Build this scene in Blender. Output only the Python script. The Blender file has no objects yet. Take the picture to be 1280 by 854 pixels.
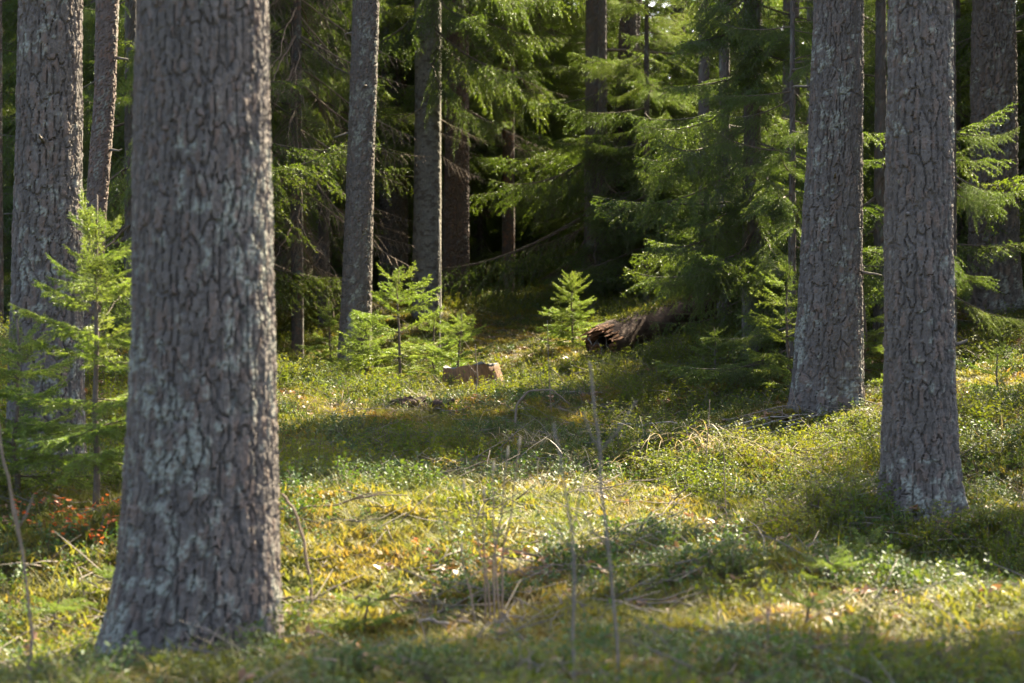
import bpy, math, random
import numpy as np
from mathutils import Vector, Euler, Matrix

# ------------------------------------------------------------------ camera, sky, sun, exposure
F_PX, HORIZON, CAM_Z = 2489.0, 390.0, 1.3        # photo is 1280 x 854
scene = bpy.context.scene
C = scene.collection
cam = bpy.data.cameras.new('camera'); cam_o = bpy.data.objects.new('camera', cam); C.objects.link(cam_o)
cam.sensor_width = 36.0; cam.lens = 36.0 * F_PX / 1280.0
cam.clip_start = 0.1; cam.clip_end = 500.0
cam_o.location = (0, 0, CAM_Z)
cam_o.rotation_euler = (math.radians(90) - math.atan((427 - HORIZON) / F_PX), 0, 0)
cam.dof.use_dof = True; cam.dof.focus_distance = 12.0; cam.dof.aperture_fstop = 3.9
scene.camera = cam_o

SUN_AZ, SUN_EL = math.radians(36), math.radians(40)   # azimuth measured from +Y (away from camera) towards +X
SUN = np.array([math.sin(SUN_AZ) * math.cos(SUN_EL), math.cos(SUN_AZ) * math.cos(SUN_EL), math.sin(SUN_EL)])
world = bpy.data.worlds.new('World'); scene.world = world; world.use_nodes = True
wn = world.node_tree; sky = wn.nodes.new('ShaderNodeTexSky'); sky.sky_type = 'NISHITA'
sky.sun_disc = False; sky.sun_elevation = SUN_EL; sky.sun_rotation = SUN_AZ
sky.air_density = 0.6; sky.dust_density = 4.0; sky.ozone_density = 0.6
bgn = wn.nodes['Background']; wn.links.new(sky.outputs[0], bgn.inputs[0]); bgn.inputs[1].default_value = 0.11
sl = bpy.data.lights.new('sun', 'SUN'); sl.energy = 5.0; sl.angle = math.radians(0.53); sl.color = (1.0, 0.88, 0.66)
so = bpy.data.objects.new('sun', sl); C.objects.link(so)
so.rotation_euler = Vector(-SUN).to_track_quat('-Z', 'Y').to_euler(); so.location = (10, 20, 30)
scene.view_settings.view_transform = 'Standard'; scene.view_settings.look = 'None'
scene.view_settings.exposure = 2.95; scene.view_settings.gamma = 1.0
scene.render.engine = 'CYCLES'
cy = scene.cycles
cy.max_bounces = 6; cy.diffuse_bounces = 4; cy.glossy_bounces = 2; cy.transmission_bounces = 4; cy.transparent_max_bounces = 4
cy.use_denoising = True
try: cy.denoiser = 'OPENIMAGEDENOISE'
except Exception: pass
cy.sample_clamp_indirect = 6.0

rng = np.random.default_rng(11)
random.seed(11)

# ------------------------------------------------------------------ helpers
def P(px, py, d):
    """photo pixel + distance along the view -> world point"""
    return np.array([(px - 640) * d / F_PX, d, CAM_Z - (py - HORIZON) * d / F_PX])

def hsh(ix, iy, seed):
    h = (ix.astype(np.int64) * 374761393 + iy.astype(np.int64) * 668265263 + seed * 974634777) & 0xFFFFFFFF
    h = ((h ^ (h >> 13)) * 1274126177) & 0xFFFFFFFF
    h = ((h ^ (h >> 16)) * 2246822519) & 0xFFFFFFFF
    return ((h ^ (h >> 15)) & 0xFFFFFF) / float(0xFFFFFF)

def vnoise(x, y, seed, per=0):
    x0 = np.floor(x); y0 = np.floor(y); fx = x - x0; fy = y - y0
    fx = fx * fx * (3 - 2 * fx); fy = fy * fy * (3 - 2 * fy)
    x1 = x0 + 1
    if per: x0 = np.mod(x0, per); x1 = np.mod(x1, per)
    a = hsh(x0, y0, seed); b = hsh(x1, y0, seed); c = hsh(x0, y0 + 1, seed); d = hsh(x1, y0 + 1, seed)
    return (a * (1 - fx) + b * fx) * (1 - fy) + (c * (1 - fx) + d * fx) * fy

def fbm(x, y, seed, octv=4, per=0):
    s = 0; amp = 0.5; tot = 0
    for i in range(octv):
        s = s + amp * vnoise(x, y, seed + i * 17, per); tot += amp
        x = x * 2; y = y * 2; per *= 2; amp *= 0.5
    return s / tot

def voro(x, y, seed, per=0):
    xi = np.floor(x); yi = np.floor(y)
    f1 = np.full(x.shape, 9.0); f2 = np.full(x.shape, 9.0); cid = np.zeros(x.shape)
    for dx in (-1, 0, 1):
        for dy in (-1, 0, 1):
            cx = xi + dx; cyy = yi + dy
            hx = np.mod(cx, per) if per else cx
            qx = cx + 0.1 + 0.8 * hsh(hx, cyy, seed); qy = cyy + 0.1 + 0.8 * hsh(hx, cyy, seed + 5)
            d = np.hypot(qx - x, qy - y); idn = hsh(hx, cyy, seed + 9)
            near = d < f1
            f2 = np.where(near, f1, np.minimum(f2, d)); cid = np.where(near, idn, cid); f1 = np.where(near, d, f1)
    return f1, f2, cid

def sstep(a, b, x):
    t = np.clip((x - a) / (b - a), 0, 1); return t * t * (3 - 2 * t)

def mesh_np(name, verts, faces, mats, midx=None, smooth=False, attrs=None):
    """faces: (n,3) or (n,4) int array, or a list of such arrays"""
    if not isinstance(faces, (list, tuple)): faces = [faces]
    me = bpy.data.meshes.new(name)
    verts = np.asarray(verts, dtype=np.float32)
    me.vertices.add(len(verts)); me.vertices.foreach_set('co', verts.ravel())
    loops = np.concatenate([f.ravel() for f in faces]).astype(np.int32)
    sizes = np.concatenate([np.full(len(f), f.shape[1], dtype=np.int32) for f in faces])
    starts = np.concatenate([[0], np.cumsum(sizes)[:-1]]).astype(np.int32)
    me.loops.add(len(loops)); me.loops.foreach_set('vertex_index', loops)
    me.polygons.add(len(sizes)); me.polygons.foreach_set('loop_start', starts)
    try: me.polygons.foreach_set('loop_total', sizes)
    except Exception: pass
    if midx is not None: me.polygons.foreach_set('material_index', np.asarray(midx, dtype=np.int32))
    me.polygons.foreach_set('use_smooth', np.full(len(sizes), smooth, dtype=bool))
    for m in mats: me.materials.append(m)
    if attrs:
        for k, v in attrs.items():
            a = me.attributes.new(k, 'FLOAT', 'POINT'); a.data.foreach_set('value', np.asarray(v, dtype=np.float32))
    me.update(calc_edges=True); me.validate()
    return me

def link(name, data, parent=None, loc=None, rot=None, scale=None):
    o = bpy.data.objects.new(name, data); C.objects.link(o)
    if parent is not None: o.parent = parent
    if loc is not None: o.location = [float(v) for v in loc]
    if rot is not None: o.rotation_euler = [float(v) for v in rot]
    if scale is not None: o.scale = (float(scale),) * 3
    return o

def tag(o, label, cat, group=None, kind=None):
    o['label'] = label; o['category'] = cat
    if group: o['group'] = group
    if kind: o['kind'] = kind
    return o

def tube(pts, radii, sides=6, cap=True):
    """polyline tube -> verts, quads/tris list"""
    pts = np.asarray(pts, float); n = len(pts); radii = np.asarray(radii, float)
    tan = np.gradient(pts, axis=0); tan /= np.linalg.norm(tan, axis=1)[:, None] + 1e-9
    ref = np.array([0.31, 0.17, 0.93]) if abs(tan[0][2]) < 0.9 else np.array([0.95, 0.2, 0.1])
    u = np.cross(tan, ref); u /= np.linalg.norm(u, axis=1)[:, None]; w = np.cross(tan, u)
    a = np.linspace(0, 2 * math.pi, sides, endpoint=False)
    v = (pts[:, None, :] + radii[:, None, None] * (np.cos(a)[None, :, None] * u[:, None, :] + np.sin(a)[None, :, None] * w[:, None, :])).reshape(-1, 3)
    i = np.arange(n - 1)[:, None] * sides; j = np.arange(sides)[None, :]; k = (j + 1) % sides
    q = np.stack([i + j, i + k, i + sides + k, i + sides + j], -1).reshape(-1, 4)
    tris = np.zeros((0, 3), int)
    if cap:
        v = np.vstack([v, pts[-1] + tan[-1] * radii[-1] * 0.6, pts[0]])
        e = len(v) - 2; b = (n - 1) * sides
        tris = np.array([[b + s, b + (s + 1) % sides, e] for s in range(sides)] + [[(s + 1) % sides, s, e + 1] for s in range(sides)])
    return v, q, tris

class MB:
    """collects tubes etc. into one mesh"""
    def __init__(s): s.v = []; s.q = []; s.t = []; s.n = 0
    def add(s, v, q, t):
        s.v.append(v); s.q.append(np.asarray(q).reshape(-1, 4) + s.n); s.t.append(np.asarray(t).reshape(-1, 3) + s.n); s.n += len(v)
    def tube(s, pts, radii, sides=6): s.add(*tube(pts, radii, sides))
    def mesh(s, name, mats, smooth=True):
        return mesh_np(name, np.vstack(s.v), [np.vstack(s.q).astype(int), np.vstack(s.t).astype(int)], mats, smooth=smooth)

# ------------------------------------------------------------------ materials
def newmat(name):
    m = bpy.data.materials.new(name); m.use_nodes = True
    nt = m.node_tree; return m, nt, nt.nodes['Principled BSDF'], nt.nodes['Material Output']

def ramp(nt, fac, stops):
    r = nt.nodes.new('ShaderNodeValToRGB'); e = r.color_ramp.elements
    while len(e) < len(stops): e.new(0.5)
    for el, (p, c) in zip(e, stops): el.position = p; el.color = (*c, 1)
    nt.links.new(fac, r.inputs[0]); return r.outputs[0]

def mixc(nt, fac, a, b):
    m = nt.nodes.new('ShaderNodeMix'); m.data_type = 'RGBA'
    for sock, v in ((m.inputs[0], fac), (m.inputs[6], a), (m.inputs[7], b)):
        if hasattr(v, 'is_linked'): nt.links.new(v, sock)
        else: sock.default_value = v if isinstance(v, float) else (*v, 1)
    return m.outputs[2]

def noise(nt, vec, scale, detail=4, rough=0.55):
    n = nt.nodes.new('ShaderNodeTexNoise'); n.inputs['Scale'].default_value = scale
    n.inputs['Detail'].default_value = detail; n.inputs['Roughness'].default_value = rough
    if vec is not None: nt.links.new(vec, n.inputs['Vector'])
    return n.outputs['Fac']

def position(nt): return nt.nodes.new('ShaderNodeNewGeometry').outputs['Position']

def leafmat(name, cols, trans=0.4, tcol=(1.5, 1.35, 0.6), rough=0.45, spec=0.5, pscale=1.3):
    """thin leaf: colour varies per instance and in patches; part of the light passes through"""
    m, nt, bs, out = newmat(name)
    oi = nt.nodes.new('ShaderNodeObjectInfo')
    nz = noise(nt, position(nt), pscale, 3)
    ad = nt.nodes.new('ShaderNodeMath'); ad.operation = 'MULTIPLY_ADD'; ad.inputs[1].default_value = 0.45
    nt.links.new(oi.outputs['Random'], ad.inputs[0])
    mr = nt.nodes.new('ShaderNodeMapRange'); mr.inputs[1].default_value = 0.3; mr.inputs[2].default_value = 0.7
    mr.inputs[3].default_value = 0.0; mr.inputs[4].default_value = 0.55
    nt.links.new(nz, mr.inputs[0]); nt.links.new(mr.outputs[0], ad.inputs[2])
    n = len(cols); col = ramp(nt, ad.outputs[0], [(i / max(1, n - 1), c) for i, c in enumerate(cols)])
    nt.links.new(col, bs.inputs['Base Color']); bs.inputs['Roughness'].default_value = rough
    bs.inputs['Specular IOR Level'].default_value = spec
    tm = nt.nodes.new('ShaderNodeMix'); tm.data_type = 'RGBA'; tm.blend_type = 'MULTIPLY'; tm.inputs[0].default_value = 1
    tm.clamp_result = False
    nt.links.new(col, tm.inputs[6]); tm.inputs[7].default_value = (*tcol, 1)
    tr = nt.nodes.new('ShaderNodeBsdfTranslucent'); nt.links.new(tm.outputs[2], tr.inputs[0])
    mx = nt.nodes.new('ShaderNodeMixShader'); mx.inputs[0].default_value = trans
    nt.links.new(bs.outputs[0], mx.inputs[1]); nt.links.new(tr.outputs[0], mx.inputs[2]); nt.links.new(mx.outputs[0], out.inputs[0])
    return m

def plainmat(name, c1, c2, scale=20, rough=0.85, bump=0.0, stretch=None):
    m, nt, bs, out = newmat(name)
    tc = nt.nodes.new('ShaderNodeTexCoord').outputs['Object']
    if stretch:
        mp = nt.nodes.new('ShaderNodeMapping'); mp.inputs['Scale'].default_value = stretch; nt.links.new(tc, mp.inputs[0]); tc = mp.outputs[0]
    nz = noise(nt, tc, scale, 6, 0.65)
    nt.links.new(ramp(nt, nz, [(0.3, c1), (0.7, c2)]), bs.inputs['Base Color']); bs.inputs['Roughness'].default_value = rough
    bs.inputs['Specular IOR Level'].default_value = 0.25
    if bump:
        b = nt.nodes.new('ShaderNodeBump'); b.inputs['Strength'].default_value = bump; b.inputs['Distance'].default_value = 0.02
        nt.links.new(nz, b.inputs['Height']); nt.links.new(b.outputs[0], bs.inputs['Normal'])
    return m

def barkmat(name, base1, base2, red, lichen, lich_amt=1.0):
    m, nt, bs, out = newmat(name)
    def att(n):
        a = nt.nodes.new('ShaderNodeAttribute'); a.attribute_name = n; return a.outputs['Fac']
    tc = nt.nodes.new('ShaderNodeTexCoord').outputs['Object']
    mp = nt.nodes.new('ShaderNodeMapping'); mp.inputs['Scale'].default_value = (1, 1, 0.35); nt.links.new(tc, mp.inputs[0])
    fine = noise(nt, mp.outputs[0], 60, 6, 0.7)
    col = ramp(nt, att('plate'), [(0.0, base1), (1.0, base2)])
    col = mixc(nt, ramp(nt, fine, [(0.35, (0.75,) * 3), (0.75, (0.0,) * 3)]), col, tuple(c * 0.55 for c in base1))
    col = mixc(nt, att('red'), col, red)
    lm = nt.nodes.new('ShaderNodeMath'); lm.operation = 'MULTIPLY'; lm.inputs[1].default_value = lich_amt
    nt.links.new(att('lichen'), lm.inputs[0])
    col = mixc(nt, lm.outputs[0], col, lichen)
    nt.links.new(col, bs.inputs['Base Color']); bs.inputs['Roughness'].default_value = 0.85
    bs.inputs['Specular IOR Level'].default_value = 0.25
    b = nt.nodes.new('ShaderNodeBump'); b.inputs['Strength'].default_value = 0.5; b.inputs['Distance'].default_value = 0.006
    nt.links.new(fine, b.inputs['Height']); nt.links.new(b.outputs[0], bs.inputs['Normal'])
    return m

M = {}
M['pine_bark'] = barkmat('pine_bark', (0.104, 0.085, 0.066), (0.196, 0.164, 0.132), (0.155, 0.095, 0.062), (0.235, 0.235, 0.178), 0.85)
M['pine_bark_brown'] = barkmat('pine_bark_brown', (0.10, 0.072, 0.055), (0.16, 0.12, 0.09), (0.18, 0.09, 0.05), (0.2, 0.21, 0.16), 0.6)
M['spruce_bark'] = barkmat('spruce_bark', (0.09, 0.075, 0.06), (0.15, 0.125, 0.10), (0.15, 0.09, 0.06), (0.20, 0.22, 0.17), 0.6)
M['grey_bark'] = barkmat('grey_bark', (0.15, 0.135, 0.105), (0.27, 0.245, 0.195), (0.085, 0.07, 0.052), (0.28, 0.29, 0.24), 0.6)
M['needle'] = leafmat('spruce_needle', [(0.052, 0.100, 0.018), (0.073, 0.128, 0.022), (0.100, 0.148, 0.026)], 0.52, (1.8, 1.55, 0.5))
M['needle_young'] = leafmat('young_spruce_needle', [(0.070, 0.125, 0.026), (0.095, 0.145, 0.030), (0.125, 0.16, 0.038)], 0.58, (2.1, 1.95, 0.8), 0.35, 0.6)
M['needle_pine'] = leafmat('pine_needle', [(0.04, 0.075, 0.03), (0.06, 0.10, 0.035)], 0.3)
M['twig'] = plainmat('twig_bark', (0.07, 0.05, 0.035), (0.14, 0.11, 0.08), 40)
M['dead_twig'] = plainmat('dead_twig', (0.12, 0.085, 0.055), (0.24, 0.18, 0.125), 30)
M['pale_twig'] = plainmat('pale_twig', (0.24, 0.20, 0.15), (0.36, 0.31, 0.25), 30)
M['grey_twig'] = plainmat('grey_twig', (0.10, 0.082, 0.062), (0.19, 0.16, 0.125), 30)
M['bud'] = plainmat('bud', (0.26, 0.20, 0.12), (0.42, 0.34, 0.22), 60)
M['grass'] = leafmat('grass_blade', [(0.080, 0.105, 0.016), (0.112, 0.128, 0.020), (0.155, 0.145, 0.030), (0.20, 0.155, 0.06)], 0.5, (1.25, 1.25, 0.55), 0.55, 0.22, 0.9)
M['straw'] = leafmat('dry_grass', [(0.30, 0.23, 0.12), (0.42, 0.34, 0.20)], 0.3, (1.1, 1.05, 0.8), 0.5)
M['bilberry'] = leafmat('bilberry_leaf', [(0.065, 0.102, 0.014), (0.092, 0.122, 0.017), (0.135, 0.142, 0.022)], 0.5, (1.6, 1.4, 0.45), 0.6, 0.15)
M['lingon'] = leafmat('lingonberry_leaf', [(0.035, 0.075, 0.02), (0.055, 0.10, 0.025), (0.10, 0.11, 0.03)], 0.35, (1.6, 1.4, 0.5), 0.5, 0.2)
M['moss'] = leafmat('moss_frond', [(0.080, 0.112, 0.018), (0.125, 0.14, 0.024), (0.18, 0.145, 0.03), (0.19, 0.10, 0.032)], 0.5, (1.25, 1.2, 0.7), 0.6, 0.3, 1.7)
M['red_leaf'] = leafmat('red_leaf', [(0.50, 0.07, 0.02), (0.62, 0.16, 0.03), (0.45, 0.20, 0.05)], 0.45, (1.3, 1.0, 0.7), 0.4)
M['litter'] = leafmat('brown_litter', [(0.14, 0.07, 0.03), (0.24, 0.12, 0.05), (0.34, 0.20, 0.10)], 0.2, (1.1, 1.0, 0.8), 0.5)
M['stump_wood'] = plainmat('stump_wood', (0.075, 0.040, 0.018), (0.25, 0.125, 0.045), 22, 0.8, 0.6, (3, 3, 0.35))
M['stump_top'] = plainmat('stump_top', (0.10, 0.09, 0.085), (0.19, 0.175, 0.16), 14, 0.8, 0.5)
M['rotten'] = plainmat('rotten_wood', (0.03, 0.02, 0.015), (0.085, 0.05, 0.03), 16, 0.9, 0.6)
M['log_bark'] = plainmat('log_bark', (0.05, 0.032, 0.022), (0.13, 0.08, 0.05), 14, 0.9, 0.7, (0.4, 2, 2))
M['broken_wood'] = plainmat('broken_wood', (0.12, 0.055, 0.025), (0.38, 0.18, 0.075), 26, 0.8, 0.5)

def soilmat():
    m, nt, bs, out = newmat('forest_soil')
    p = position(nt)
    n1 = noise(nt, p, 1.4, 4); n2 = noise(nt, p, 14, 6, 0.7)
    c1 = ramp(nt, n2, [(0.3, (0.035, 0.026, 0.015)), (0.7, (0.10, 0.075, 0.04))])
    c2 = ramp(nt, n2, [(0.3, (0.045, 0.06, 0.012)), (0.7, (0.10, 0.11, 0.022))])
    col = mixc(nt, ramp(nt, n1, [(0.38, (0, 0, 0)), (0.6, (1, 1, 1))]), c1, c2)
    nt.links.new(col, bs.inputs['Base Color']); bs.inputs['Roughness'].default_value = 0.95; bs.inputs['Specular IOR Level'].default_value = 0.1
    b = nt.nodes.new('ShaderNodeBump'); b.inputs['Strength'].default_value = 0.8; b.inputs['Distance'].default_value = 0.04
    nt.links.new(n2, b.inputs['Height']); nt.links.new(b.outputs[0], bs.inputs['Normal'])
    return m
M['soil'] = soilmat()

# ------------------------------------------------------------------ terrain
# ground heights read off where things meet the ground (pixel, distance)
gp = [P(*a) for a in [(235, 832, 6.0), (1150, 648, 9.2), (1037, 516, 12.8), (595, 497, 15.5), (443, 470, 18), (533, 395, 22),
      (715, 440, 19), (60, 600, 9.5), (1243, 385, 16), (635, 372, 26), (372, 450, 20), (640, 860, 5.0), (1150, 870, 5.0), (100, 870, 5.0),
      (118, 640, 8.0), (1270, 530, 11.2), (640, 605, 9.6), (850, 560, 11.4), (470, 600, 10), (700, 720, 6.9), (900, 480, 14.5), (100, 430, 14)]]
gp += [np.array(a, float) for a in [(0, 0, .35), (-4, 0, .4), (4, 0, .4), (-5, 9, .6), (6, 9, .8), (8, 20, 1.7), (-8, 20, 1.2), (0, 30, 1.75), (-8, 30, 1.7), (9, 30, 2.2)]]
gp = np.array(gp)
MOUNDS = [(*P(px, 500, d)[:2], r, h) for px, d, r, h in ((235, 6.0, 0.55, .10), (1150, 9.2, 0.72, .20), (1037, 12.8, 0.85, .20), (60, 9.5, 0.5, .06), (1243, 16, .6, .06), (443, 18, .5, .06), (860, 11.4, .7, .06), (560, 8.2, .6, .05))]   # mossy hummocks (x, y, radius, height)
def tps_u(r2): return np.where(r2 > 1e-9, 0.5 * r2 * np.log(r2 + 1e-12), 0)
def bumps(x, y):
    z = (fbm(x * 1.1 + 50, y * 1.1 + 50, 3, 3) - 0.5) * 0.15 + (fbm(x * 4 + 50, y * 4 + 50, 4, 2) - 0.5) * 0.06
    for mx, my, r, h in MOUNDS: z = z + h * np.exp(-(((x - mx) ** 2 + (y - my) ** 2) / (r * r)) ** 1.5)
    return z
def _fit():
    n = len(gp); K = tps_u(((gp[:, None, :2] - gp[None, :, :2]) ** 2).sum(-1)) + np.eye(n) * 0.03
    Q = np.c_[np.ones(n), gp[:, :2]]
    A = np.block([[K, Q], [Q.T, np.zeros((3, 3))]]); return np.linalg.solve(A, np.r_[gp[:, 2] - bumps(gp[:, 0], gp[:, 1]), 0, 0, 0])
TW = _fit()
def zg(x, y):
    x = np.atleast_1d(np.asarray(x, float)); y = np.atleast_1d(np.asarray(y, float))
    xc = np.clip(x, -8, 9); yc = np.clip(y, 0, 30)
    n = len(gp); z = TW[n] + TW[n + 1] * xc + TW[n + 2] * yc
    for i in range(n): z = z + TW[i] * tps_u((xc - gp[i, 0]) ** 2 + (yc - gp[i, 1]) ** 2)
    z = z + 0.045 * np.clip(y - 30, 0, 200)
    z = z + bumps(x, y)
    return z
def zg1(x, y): return float(zg(x, y)[0])

def pix_ground(px, py, dmin=3.5, dmax=34.0):
    """where the view ray through a pixel meets the ground"""
    d = np.linspace(dmin, dmax, 260)
    x = (px - 640) * d / F_PX; z = CAM_Z - (py - HORIZON) * d / F_PX
    below = np.nonzero(z < zg(x, d))[0]
    k = below[0] if len(below) else len(d) - 1
    return np.array([x[k], d[k], zg1(x[k], d[k])])

# ------------------------------------------------------------------ hero trunks: (y, left, right) outlines in photo pixels at one distance
TR = {
 'front': (6.0, [(0, 172, 337), (200, 168, 341), (400, 165, 345), (600, 153, 349), (700, 142, 352), (770, 128, 355), (830, 112, 360)]),
 'left': (9.5, [(0, 24, 104), (200, 19, 104), (400, 13, 105), (560, 6, 107), (625, 0, 112)]),
 'lean': (13.0, [(0, 120, 150), (120, 118, 146), (270, 106, 134), (470, 92, 122)]),
 'edge': (16.0, [(0, -14, 4), (200, -15, 4), (420, -18, 5)]),
 'thin': (20.0, [(0, 364, 377), (440, 364, 380), (465, 362, 382)]),
 'mid': (18.0, [(0, 441, 475), (200, 434, 469), (400, 425, 465), (480, 419, 468)]),
 'grey': (22.0, [(0, 518, 552), (130, 519, 552), (380, 515, 552), (405, 513, 554)]),
 'dark': (24.0, [(0, 559, 587), (150, 557, 587), (340, 553, 588), (392, 549, 592)]),
 'dark2': (26.0, [(0, 478, 508), (330, 474, 511), (395, 472, 514)]),
 'far': (26.0, [(0, 629, 643), (375, 627, 644), (385, 625, 646)]),
 'veil': (24.0, [(0, 776, 803), (200, 764, 786), (400, 752, 776)]),
 'rmid': (12.8, [(0, 1017, 1080), (200, 1008, 1079), (400, 995, 1079), (480, 990, 1081), (535, 984, 1086)]),
 'right': (9.2, [(0, 1110, 1190), (300, 1106, 1192), (500, 1104, 1196), (600, 1101, 1201), (660, 1095, 1207)]),
 'rfar': (16.0, [(0, 1215, 1268), (300, 1210, 1275), (370, 1206, 1278), (400, 1202, 1281)]),
 'redge': (20.0, [(0, 1272, 1296), (300, 1271, 1298), (400, 1269, 1300)]),
}
# ------------------------------------------------------------------ where sunlight reaches the ground and the plants (crowns are shaped to leave these gaps)
LIT = [[(350, 490), (430, 450), (560, 445), (690, 425), (735, 440), (650, 458), (560, 470), (470, 500), (400, 530), (350, 545)],
       [(430, 735), (500, 695), (560, 668), (605, 660), (600, 695), (520, 740)],
       [(690, 670), (740, 630), (810, 582), (900, 545), (960, 515), (880, 560), (800, 605), (740, 655)],
       [(1040, 680), (1085, 650), (1080, 660)], [(1215, 622), (1265, 640), (1260, 655)],
       [(10, 690), (60, 670), (120, 700), (100, 750), (30, 770)],
       [(365, 785), (390, 790), (370, 815)], [(1150, 700), (1190, 690), (1190, 705)], [(1230, 770), (1270, 760), (1270, 780)],
       [(20, 800), (80, 800), (60, 825)], [(610, 790), (640, 785), (640, 800)], [(930, 795), (960, 790), (960, 805)]]
def inpoly(poly, x, y):
    c = False; n = len(poly)
    for i in range(n):
        x1, y1 = poly[i]; x2, y2 = poly[i - 1]
        if (y1 > y) != (y2 > y) and x < (x2 - x1) * (y - y1) / (y2 - y1) + x1: c = not c
    return c
lit_pts = []; n_wide = 0
for poly in LIT:
    xs = [p[0] for p in poly]; ys = [p[1] for p in poly]
    for yy in range(int(min(ys)), int(max(ys)) + 1, 14):
        for xx in range(int(min(xs)), int(max(xs)) + 1, 22):
            if inpoly(poly, xx, yy): lit_pts.append(pix_ground(xx, yy))
for px, y0, y1, d in ((500, 335, 430, 17), (470, 350, 420, 17), (540, 360, 430, 17), (715, 338, 430, 19), (700, 370, 430, 19), (730, 370, 430, 19),
                      (348, 0, 800, 6.0), (470, 0, 430, 18), (553, 0, 380, 22), (995, 330, 420, 12.6), (600, 0, 130, 20.5), (635, 0, 100, 20.5), (560, 0, 100, 20.5),
                      (120, 240, 330, 8), (150, 320, 400, 8), (1200, 60, 330, 9.2), (150, 0, 200, 13), (106, 0, 200, 9.5)):
    for yy in range(y0, y1 + 1, 30): lit_pts.append(P(px, yy, d))
for px, yy, d in ((572, 400, 16.8), (585, 425, 16.8), (560, 430, 16.8), (410, 390, 18.6), (405, 420, 18.6), (420, 430, 18.3), (755, 415, 17.7), (700, 45, 23), (760, 40, 21), (860, 70, 19), (880, 100, 19), (930, 130, 15.5), (830, 210, 18), (900, 90, 16), (950, 250, 15), (890, 330, 15), (1190, 230, 18), (1210, 90, 16), (1100, 330, 15), (1095, 120, 15.5),
                  (160, 20, 17), (150, 330, 16.5), (420, 60, 21), (410, 110, 21), (395, 40, 21), (960, 60, 16), (980, 180, 14.2), (920, 190, 15.2), (860, 150, 17.5), (740, 90, 24), (680, 150, 25), (820, 300, 17), (900, 420, 13.6), (860, 260, 17), (505, 60, 21.5), (1250, 250, 15)):
    lit_pts.append(P(px, yy, d))
for px, py in ((1110, 740), (805, 785), (1150, 815), (1240, 480), (1255, 560), (560, 590), (450, 620)): lit_pts.append(pix_ground(px, py))
for px, py, d in ((716, 350, 19), (716, 390, 19), (700, 400, 19), (735, 400, 19), (500, 350, 17), (480, 390, 17), (525, 390, 17), (410, 385, 18.6), (410, 420, 18.6), (572, 410, 16.8), (458, 420, 17.6), (545, 410, 17.4), (595, 470, 15.4), (620, 475, 15.4), (400, 520, 14.2), (450, 495, 15.2), (520, 472, 16), (620, 456, 17), (690, 437, 18), (375, 545, 13.2)):
    lit_pts.append(P(px, py, d)); n_wide += 1
lit_pts = np.array(lit_pts); lit_extra = np.r_[np.zeros(len(lit_pts) - n_wide), np.full(n_wide, 0.3)]
def shades(pts, r):
    """does foliage at any of these points stand in the way of a sunbeam that the photo shows?"""
    for p in pts:
        v = p[None, :] - lit_pts; t = v @ SUN
        d2 = (v * v).sum(1) - t * t
        if np.any((t > 0.7) & (d2 < (r + lit_extra) ** 2)): return True
    return False

# ------------------------------------------------------------------ the ground
def axis(parts):
    return np.unique(np.concatenate([np.arange(a, b, s) for a, b, s in parts]))
gx = axis([(-60, -8, 2.0), (-8, -4, 0.2), (-4, 4, 0.055), (4, 9, 0.2), (9, 75, 2.0)])
gy = axis([(-12, 3, 0.6), (3, 14, 0.06), (14, 30, 0.12), (30, 130, 2.0)])
GX, GY = np.meshgrid(gx, gy); gz = zg(GX.ravel(), GY.ravel())
nx, ny = len(gx), len(gy)
ii = (np.arange(ny - 1)[:, None] * nx + np.arange(nx - 1)[None, :]).ravel()
gme = mesh_np('ground', np.c_[GX.ravel(), GY.ravel(), gz], np.stack([ii, ii + 1, ii + nx + 1, ii + nx], 1), [M['soil']], smooth=True)
g = link('ground', gme); g['kind'] = 'structure'

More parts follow.
